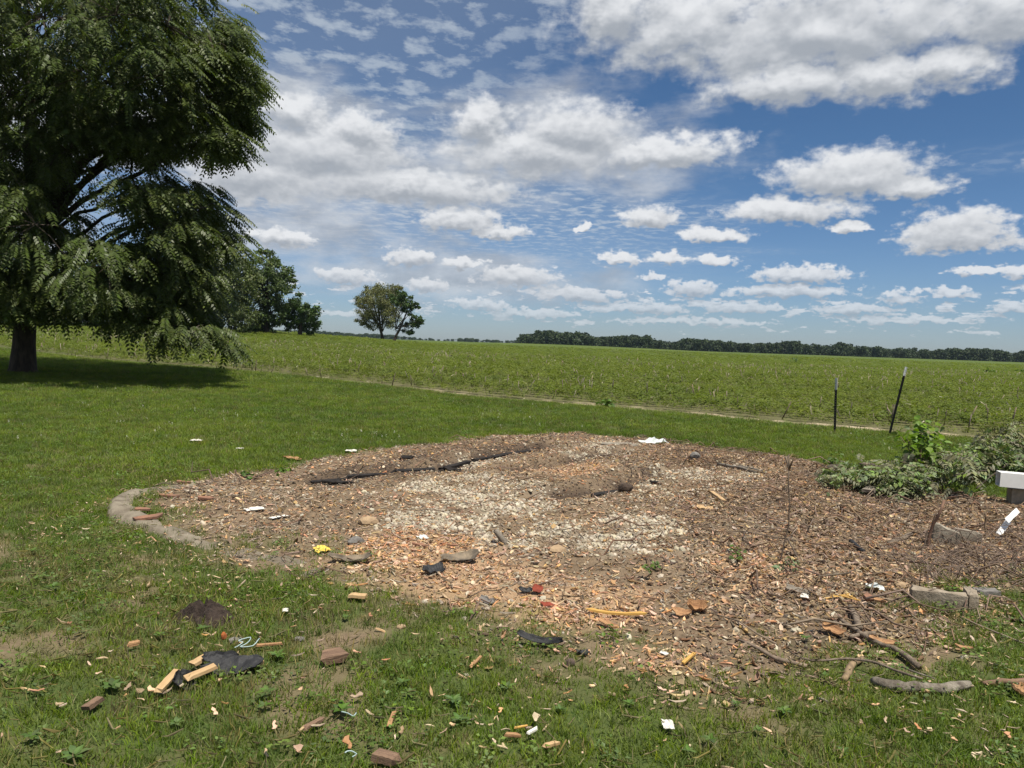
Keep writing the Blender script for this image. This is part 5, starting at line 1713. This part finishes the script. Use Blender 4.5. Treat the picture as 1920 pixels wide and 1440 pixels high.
# ------------------------------------------------------------------ posts, stems, shrubs, brush
def t_post(label, base, tip, tipfrac, group):
    b = G(*base); t = Vector(at(tip[0], tip[1], b.y)) - b
    H = t.length
    root = empty('fence_post', b, label, 'fence post', group)
    root.rotation_euler = t.to_track_quat('Z', 'Y').to_euler()
    root.rotation_euler.rotate_axis('Z', 0.5)

    def prof(z0, z1, g):
        V = []; F = []
        P = [(-0.026 * g, -0.006), (0.026 * g, -0.006), (0.026 * g, 0.0), (0.004, 0.0), (0.004, 0.034 * g), (-0.004, 0.034 * g), (-0.004, 0.0), (-0.026 * g, 0.0)]
        for z in (z0, z1): V += [(x, y, z) for x, y in P]
        for k in range(8): F.append((k, (k + 1) % 8, 8 + (k + 1) % 8, 8 + k))
        F.append(tuple(range(8))[::-1]); F.append(tuple(range(8, 16)))
        return V, F
    V, F = prof(-0.25, H * (1 - tipfrac), 1.0)
    link('shaft', np_mesh('shaft', V, F, M['post']), root)
    V, F = prof(H * (1 - tipfrac) + 0.002, H, 1.0)
    link('painted_tip', np_mesh('painted_tip', V, F, M['tip']), root)
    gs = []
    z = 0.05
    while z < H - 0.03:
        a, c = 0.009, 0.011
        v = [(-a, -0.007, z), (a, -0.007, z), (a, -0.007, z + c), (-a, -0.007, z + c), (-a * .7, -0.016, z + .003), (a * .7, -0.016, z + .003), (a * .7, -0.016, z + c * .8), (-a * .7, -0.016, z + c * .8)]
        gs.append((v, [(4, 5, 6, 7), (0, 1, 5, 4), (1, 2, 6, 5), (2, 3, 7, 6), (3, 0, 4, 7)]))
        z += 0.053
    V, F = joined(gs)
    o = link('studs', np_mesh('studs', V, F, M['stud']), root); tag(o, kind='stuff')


t_post('black steel fence post standing straight with a white painted tip', (1565, 811), (1568, 709), 0.21, 'steel fence posts at the field edge')
t_post('black steel fence post leaning over with a short white tip', (1667, 817), (1699, 688), 0.13, 'steel fence posts at the field edge')


def cut_sapling():
    b = G(1463, 1054)
    def w(x, y): return Vector(at(x, y, b.y)) - b
    root = empty('cut_sapling', b, 'thin bare sapling stem with its top cut into stubs', 'sapling')
    P = [Vector((0, 0, -0.05)), Vector((0, 0, 0)), w(1470, 1020), w(1479, 985), w(1480, 940), w(1478, 900), w(1479, 882)]
    link('stem', tube_mesh('stem', P, [0.008, 0.007, 0.0055, 0.0055, 0.005, 0.005, 0.006], M['twig'], 7, 1, 0.06), root)
    for (x, y, o) in ((1473, 856, 0), (1480, 854, .02), (1487, 857, -.02), (1476, 862, .03), (1484, 862, 0.02)):
        e = w(x, y) + Vector((0, o, 0))
        link('stub', tube_mesh('stub', [w(1479, 884), (w(1479, 880) + e) / 2, e], [0.005, 0.0055, 0.007], M['twig'], 6, int(x), 0.1), root)
    link('side_shoot', tube_mesh('side_shoot', [w(1479, 965), w(1484, 940), w(1490, 905)], [0.004, 0.003, 0.002], M['twig'], 5, 2, 0.05), root)


cut_sapling()
for k, (bs, tp, rd, lb) in enumerate((
        ((1740, 1026), (1768, 938), (0.014, 0.011), 'thick bare stem standing before the slanted concrete chunk'),
        ((1738, 1020), (1756, 958), (0.008, 0.006), 'bare stem bending behind the thick bare stem'),
        ((1770, 1012), (1780, 972), (0.007, 0.005), 'thin bare stem right in front of the slanted chunk'),
        ((1848, 1010), (1852, 962), (0.010, 0.009), 'bare stub stem left of the white plastic strip'),
        ((1846, 1075), (1849, 1020), (0.006, 0.004), 'thin dry stem in the dead brush below the stub stem'),
        ((1727, 1048), (1742, 985), (0.006, 0.004), 'slender dry stem left of the thick bare stem'),
        ((452, 905), (443, 880), (0.012, 0.008), 'short bare stem at the rim behind the curved curb'))):
    upright('bare_stem', lb, 'stem', bs, tp, rd, M['twig'], 140 + k)
# a bundle of dry brush at the right
def dead_brush():
    b = G(1800, 1070)
    rng = np.random.default_rng(9)
    root = empty('dead_brush', b, 'tangle of dry brown twigs left of the broken block and below the bare stems', 'brush')
    gs = []
    for k in range(170):
        p = G(rng.uniform(1690, 1940), rng.uniform(1010, 1108)) - b
        a = rng.uniform(0, 6.28); L = rng.uniform(0.12, 0.45); h = rng.uniform(0.02, 0.22)
        e = p + Vector((math.cos(a) * L, math.sin(a) * L * .6, h))
        m_ = (p + e) / 2 + Vector((rng.normal(0, .04), rng.normal(0, .04), 0.06))
        gs.append(tube_geo([p + Vector((0, 0, .01)), m_, e], [0.0035, 0.003, 0.0015], 4, 0, 0, False))
    V, F = joined(gs)
    o = link('twigs', np_mesh('twigs', V, F, M['twig']), root); tag(o, kind='stuff')


dead_brush()


def leaf_shape(L, W, m, name='leaf', seed=0):
    V = [(0, 0, 0), (L * .3, -W * .5, L * .06), (L * .3, W * .5, L * .06), (L * .65, -W * .42, L * .05), (L * .65, W * .42, L * .05), (L, 0, -L * .12), (L * .3, 0, 0), (L * .65, 0, -L * .03)]
    F = [(0, 1, 6), (0, 6, 2), (1, 3, 7, 6), (6, 7, 4, 2), (3, 5, 7), (7, 5, 4)]
    return np_mesh(name, V, F, m)


def shrub(name, label, base, blobs, nleaf, L, m, stemm, seed, cat='sapling', group=None):
    rng = np.random.default_rng(seed)
    b = G(*base)
    root = empty(name, b, label, cat, group)
    lm = [leaf_shape(L * q, L * q * 0.72, m) for q in (0.8, 1.0, 1.25)]
    tot = sum(r * r for _, _, r in blobs)
    D = b.y
    for i, (x, y, r) in enumerate(blobs):
        c = Vector(at(x, y, D + rng.normal(0, 0.12))) - b
        rm = r * D / FPX
        st = bez((0, 0, -0.03), (c.x * 0.2, c.y * .3, c.z * 0.6), c, 6)
        link('stem', tube_mesh('stem', st, np.linspace(0.012, 0.003, 6), stemm, 5, i, 0.04), root)
        for k in range(max(3, int(nleaf * r * r / tot))):
            d = Vector(rng.normal(0, 1, 3)).normalized()
            p = c + d * rm * rng.uniform(0.35, 1.05)
            if p.z < 0.03: p.z = 0.03 + rng.uniform(0, .05)
            o = link('leaf', lm[int(rng.integers(0, 3))], root, loc=p)
            o.rotation_euler = (rng.normal(0, 0.5), rng.normal(0.25, 0.4), math.atan2(d.y, d.x) + rng.normal(0, .6))
    return root


shrub('maple_sapling', 'bright green leafy sapling standing before the leaning fence post', (1722, 905),
      [(1728, 795, 16), (1712, 815, 20), (1745, 812, 20), (1728, 830, 26), (1700, 822, 16), (1735, 855, 26), (1712, 855, 22), (1752, 850, 16), (1722, 880, 20), (1745, 880, 14), (1688, 818, 9), (1765, 830, 12), (1726, 815, 24)],
      290, 0.10, M['shrub'], M['twig'], 31)
shrub('young_shrub', 'yellow green low shrub right behind the bright sapling', (1790, 905),
      [(1785, 850, 16), (1808, 860, 16), (1770, 870, 18), (1795, 882, 20), (1820, 880, 16), (1775, 893, 16)], 150, 0.065, M['shrub'], M['twig'], 32, 'shrub')
shrub('weed_clump', 'leafy weed clump where brush, lawn and mulch meet', (1562, 878), [(1555, 865, 9), (1568, 858, 10), (1575, 868, 9)], 40, 0.07, M['weed'], M['twig'], 33, 'weed')
shrub('weed_clump', 'weed growing in the mulch left of the cut sapling', (1385, 1052), [(1380, 1030, 9), (1390, 1038, 9), (1378, 1046, 8)], 36, 0.034, M['weed'], M['twig'], 34, 'weed')
shrub('weed_clump', 'small weed at the front of the gravel', (1222, 1075), [(1216, 1066, 7), (1228, 1068, 7)], 26, 0.034, M['weed'], M['twig'], 35, 'weed')
shrub('weed_clump', 'dusty weed round the foot of the cut sapling', (1480, 1078), [(1462, 1060, 10), (1482, 1068, 12), (1490, 1085, 9)], 40, 0.030, M['wilt'], M['twig'], 36, 'weed')
shrub('weed_clump', 'weed growing on the rim behind the grey chips', (470, 900), [(462, 890, 9), (478, 892, 9), (525, 880, 8), (540, 878, 7)], 36, 0.07, M['weed'], M['twig'], 37, 'weed')
shrub('weed_clump', 'lone bushy weed at the lawn edge of the crop', (1138, 764), [(1132, 756, 8), (1145, 757, 8), (1138, 752, 6)], 40, 0.14, M['weed'], M['twig'], 38, 'weed')
shrub('field_weed', 'small dark bush in the crop before the far tree line', (1491, 684), [(1486, 678, 6), (1496, 678, 6), (1491, 674, 5)], 60, 0.28, M['weed'], M['twig'], 39, 'weed')
shrub('field_weed', 'dark bush in the crop beyond the leaning post, nearer the vinyl channel', (1855, 703), [(1849, 698, 6), (1860, 698, 6), (1855, 694, 4)], 60, 0.28, M['weed'], M['twig'], 40, 'weed')
shrub('field_weed', 'dark bush in the crop cut by the right edge of the view', (1919, 703), [(1913, 698, 6), (1926, 698, 7), (1920, 694, 5)], 60, 0.28, M['weed'], M['twig'], 41, 'weed')


def brush_pile():
    b = G(1760, 905)
    rng = np.random.default_rng(12)
    root = empty('brush_pile', b, 'heap of cut wilting branches with grey green leaves beside the patch', 'brush pile')
    B = np.array(b)
    C = []; Dn = []; Ls = []
    for k in range(2400):
        x = rng.uniform(1545, 2060)
        f = (x - 1545) / 375
        y0 = 915 - 22 * math.exp(-((x - 1560) / 60) ** 2)
        y = y0 + rng.uniform(-46, 20) * min(1, .4 + f * .6) - 14 * min(1, f) + rng.normal(0, 5)
        if x > 1830 and y > 893: y -= 22
        if float(vnoise(np.array([x]), np.array([y * 3]), 40, 9)[0]) < 0.34 and f < 0.8: continue
        g = G(x, y + 14)
        h = (0.12 + 0.46 * max(0, min(1.25, f)) ** 1.5) * math.sqrt(rng.uniform(0, 1)) * (0.4 + 1.2 * float(vnoise(np.array([g.x]), np.array([g.y]), .5, 4)[0]))
        C.append((g.x, g.y, g.z + 0.02 + h))
        d = rng.normal(0, 1, 3); d[2] = d[2] * 0.3 - 0.12; Dn.append(d); Ls.append(rng.uniform(0.13, 0.28))
    C = np.array(C); Dn = np.array(Dn); Ls = np.array(Ls)
    up = np.tile((0, 0, 1.0), (len(C), 1)) + rng.normal(0, 0.45, (len(C), 3))
    k = len(C) // 2
    V = frond_geo(C[:k] - B, Dn[:k], up[:k], Ls[:k] * 0.9, rng, 4, 0.36, 0.36)
    o = link('foliage', np_mesh('foliage', V, quads(len(V)), M['wilt']), root); tag(o, kind='stuff')
    V = frond_geo(C[k:] - B, Dn[k:], up[k:], Ls[k:] * 1.2, rng, 7, 0.2, 0.28)
    o = link('wilted_foliage', np_mesh('wilted_foliage', V, quads(len(V)), M['wilt_dry']), root); tag(o, kind='stuff')
    for k, (A, E, h0, h1, r) in enumerate((((1790, 908), (1905, 838), .05, 0.1, 0.010), ((1640, 905), (1760, 915), .05, .12, 0.012), ((1700, 925), (1870, 915), .06, .25, 0.014),
                                           ((1830, 930), (1930, 890), .1, .35, 0.012), ((1580, 880), (1690, 892), .04, .10, 0.010), ((1850, 900), (1960, 880), .2, .4, 0.012))):
        a = G(*A) - b + Vector((0, 0, h0)); e = G(*E) - b + Vector((0, 0, h1))
        if k == 0: e = Vector(at(E[0], E[1], b.y + .3)) - b
        link('branch', tube_mesh('branch', bez(a, (a + e) / 2 + Vector((0, 0, .08)), e, 7), np.linspace(r, r * .5, 7), M['weed'] if k == 0 else M['bark'], 6, k, 0.05), root)


brush_pile()
rock('root_clod', 'dark root clod at the near end of the cut brush, left one', 'clod', (1566, 884), (0.30, 0.20, 0.16), M['clod'], 151)
rock('root_clod', 'dark root clod in the cut brush, right one', 'clod', (1628, 880), (0.36, 0.22, 0.20), M['clod'], 152)
rock('root_clod', 'dark red brown stump hole lump under the cut brush', 'clod', (1785, 936), (0.17, 0.14, 0.14), M['char'], 153)


# broad-leaved weeds in the lawn, one made and then copied with its leaves
def rosette():
    root = empty('lawn_weed', (0, 0, 0), 'broad leaved weed rosette growing flat in the mown lawn', 'weed', 'broad leaved weeds in the lawn')
    lm = [leaf_shape(0.075, 0.032, M['weed']), leaf_shape(0.06, 0.03, M['weed'])]
    for k in range(7):
        o = link('leaf', lm[k % 2], root, loc=(0, 0, 0.012 + .003 * k))
        o.rotation_euler = (0, -0.35 - 0.1 * (k % 3), k * 0.95)
    return root


ros = rosette()
kids = list(ros.children)
for i, (x, y) in enumerate(((649, 1165), (755, 1290), (850, 1325), (860, 1362), (640, 1345), (500, 1310), (330, 1368), (495, 1335), (1380, 1330), (1330, 1400), (1420, 1380), (1290, 1420),
                            (520, 1240), (380, 1188), (1470, 1345), (1545, 1275), (1510, 1205), (60, 1395), (140, 1432), (1580, 1420), (1180, 1330), (1050, 1340), (950, 1300), (770, 1310),
                            (210, 1300), (300, 1200), (100, 1110), (60, 1040), (180, 1080))):
    if i == 0: o = ros
    else:
        o = ros.copy(); COL.objects.link(o)
        for c in kids:
            q = c.copy(); q.parent = o; COL.objects.link(q)
    o.location = G(x, y) + Vector((0, 0, 0.02)); s = rr.uniform(0.45, 0.9); o.scale = (s, s, s * .7); o.rotation_euler = (0, 0, rr.uniform(0, 6.28))


# ------------------------------------------------------------------ the air
def haze():
    x0, x1, y0, y1, z0, z1 = -1300, 1300, -120, 1400, -3.0, 34.0
    V = [(x, y, z) for z in (z0, z1) for x, y in ((x0, y0), (x1, y0), (x1, y1), (x0, y1))]
    F = [(3, 2, 1, 0), (4, 5, 6, 7), (0, 1, 5, 4), (1, 2, 6, 5), (2, 3, 7, 6), (3, 0, 4, 7)]
    m_ = bpy.data.materials.new('haze_air')
    m_.use_nodes = True
    nt = m_.node_tree; nt.nodes.clear()
    out = nt.nodes.new('ShaderNodeOutputMaterial')
    pv = nt.nodes.new('ShaderNodeVolumePrincipled')
    pv.inputs['Color'].default_value = (0.62, 0.80, 1.0, 1.0)
    pv.inputs['Density'].default_value = 0.00007
    pv.inputs['Anisotropy'].default_value = 0.2
    nt.links.new(pv.outputs[0], out.inputs['Volume'])
    tag(link('haze', np_mesh('haze', V, F, m_)), 'thin summer haze over the fields', kind='stuff')


haze()
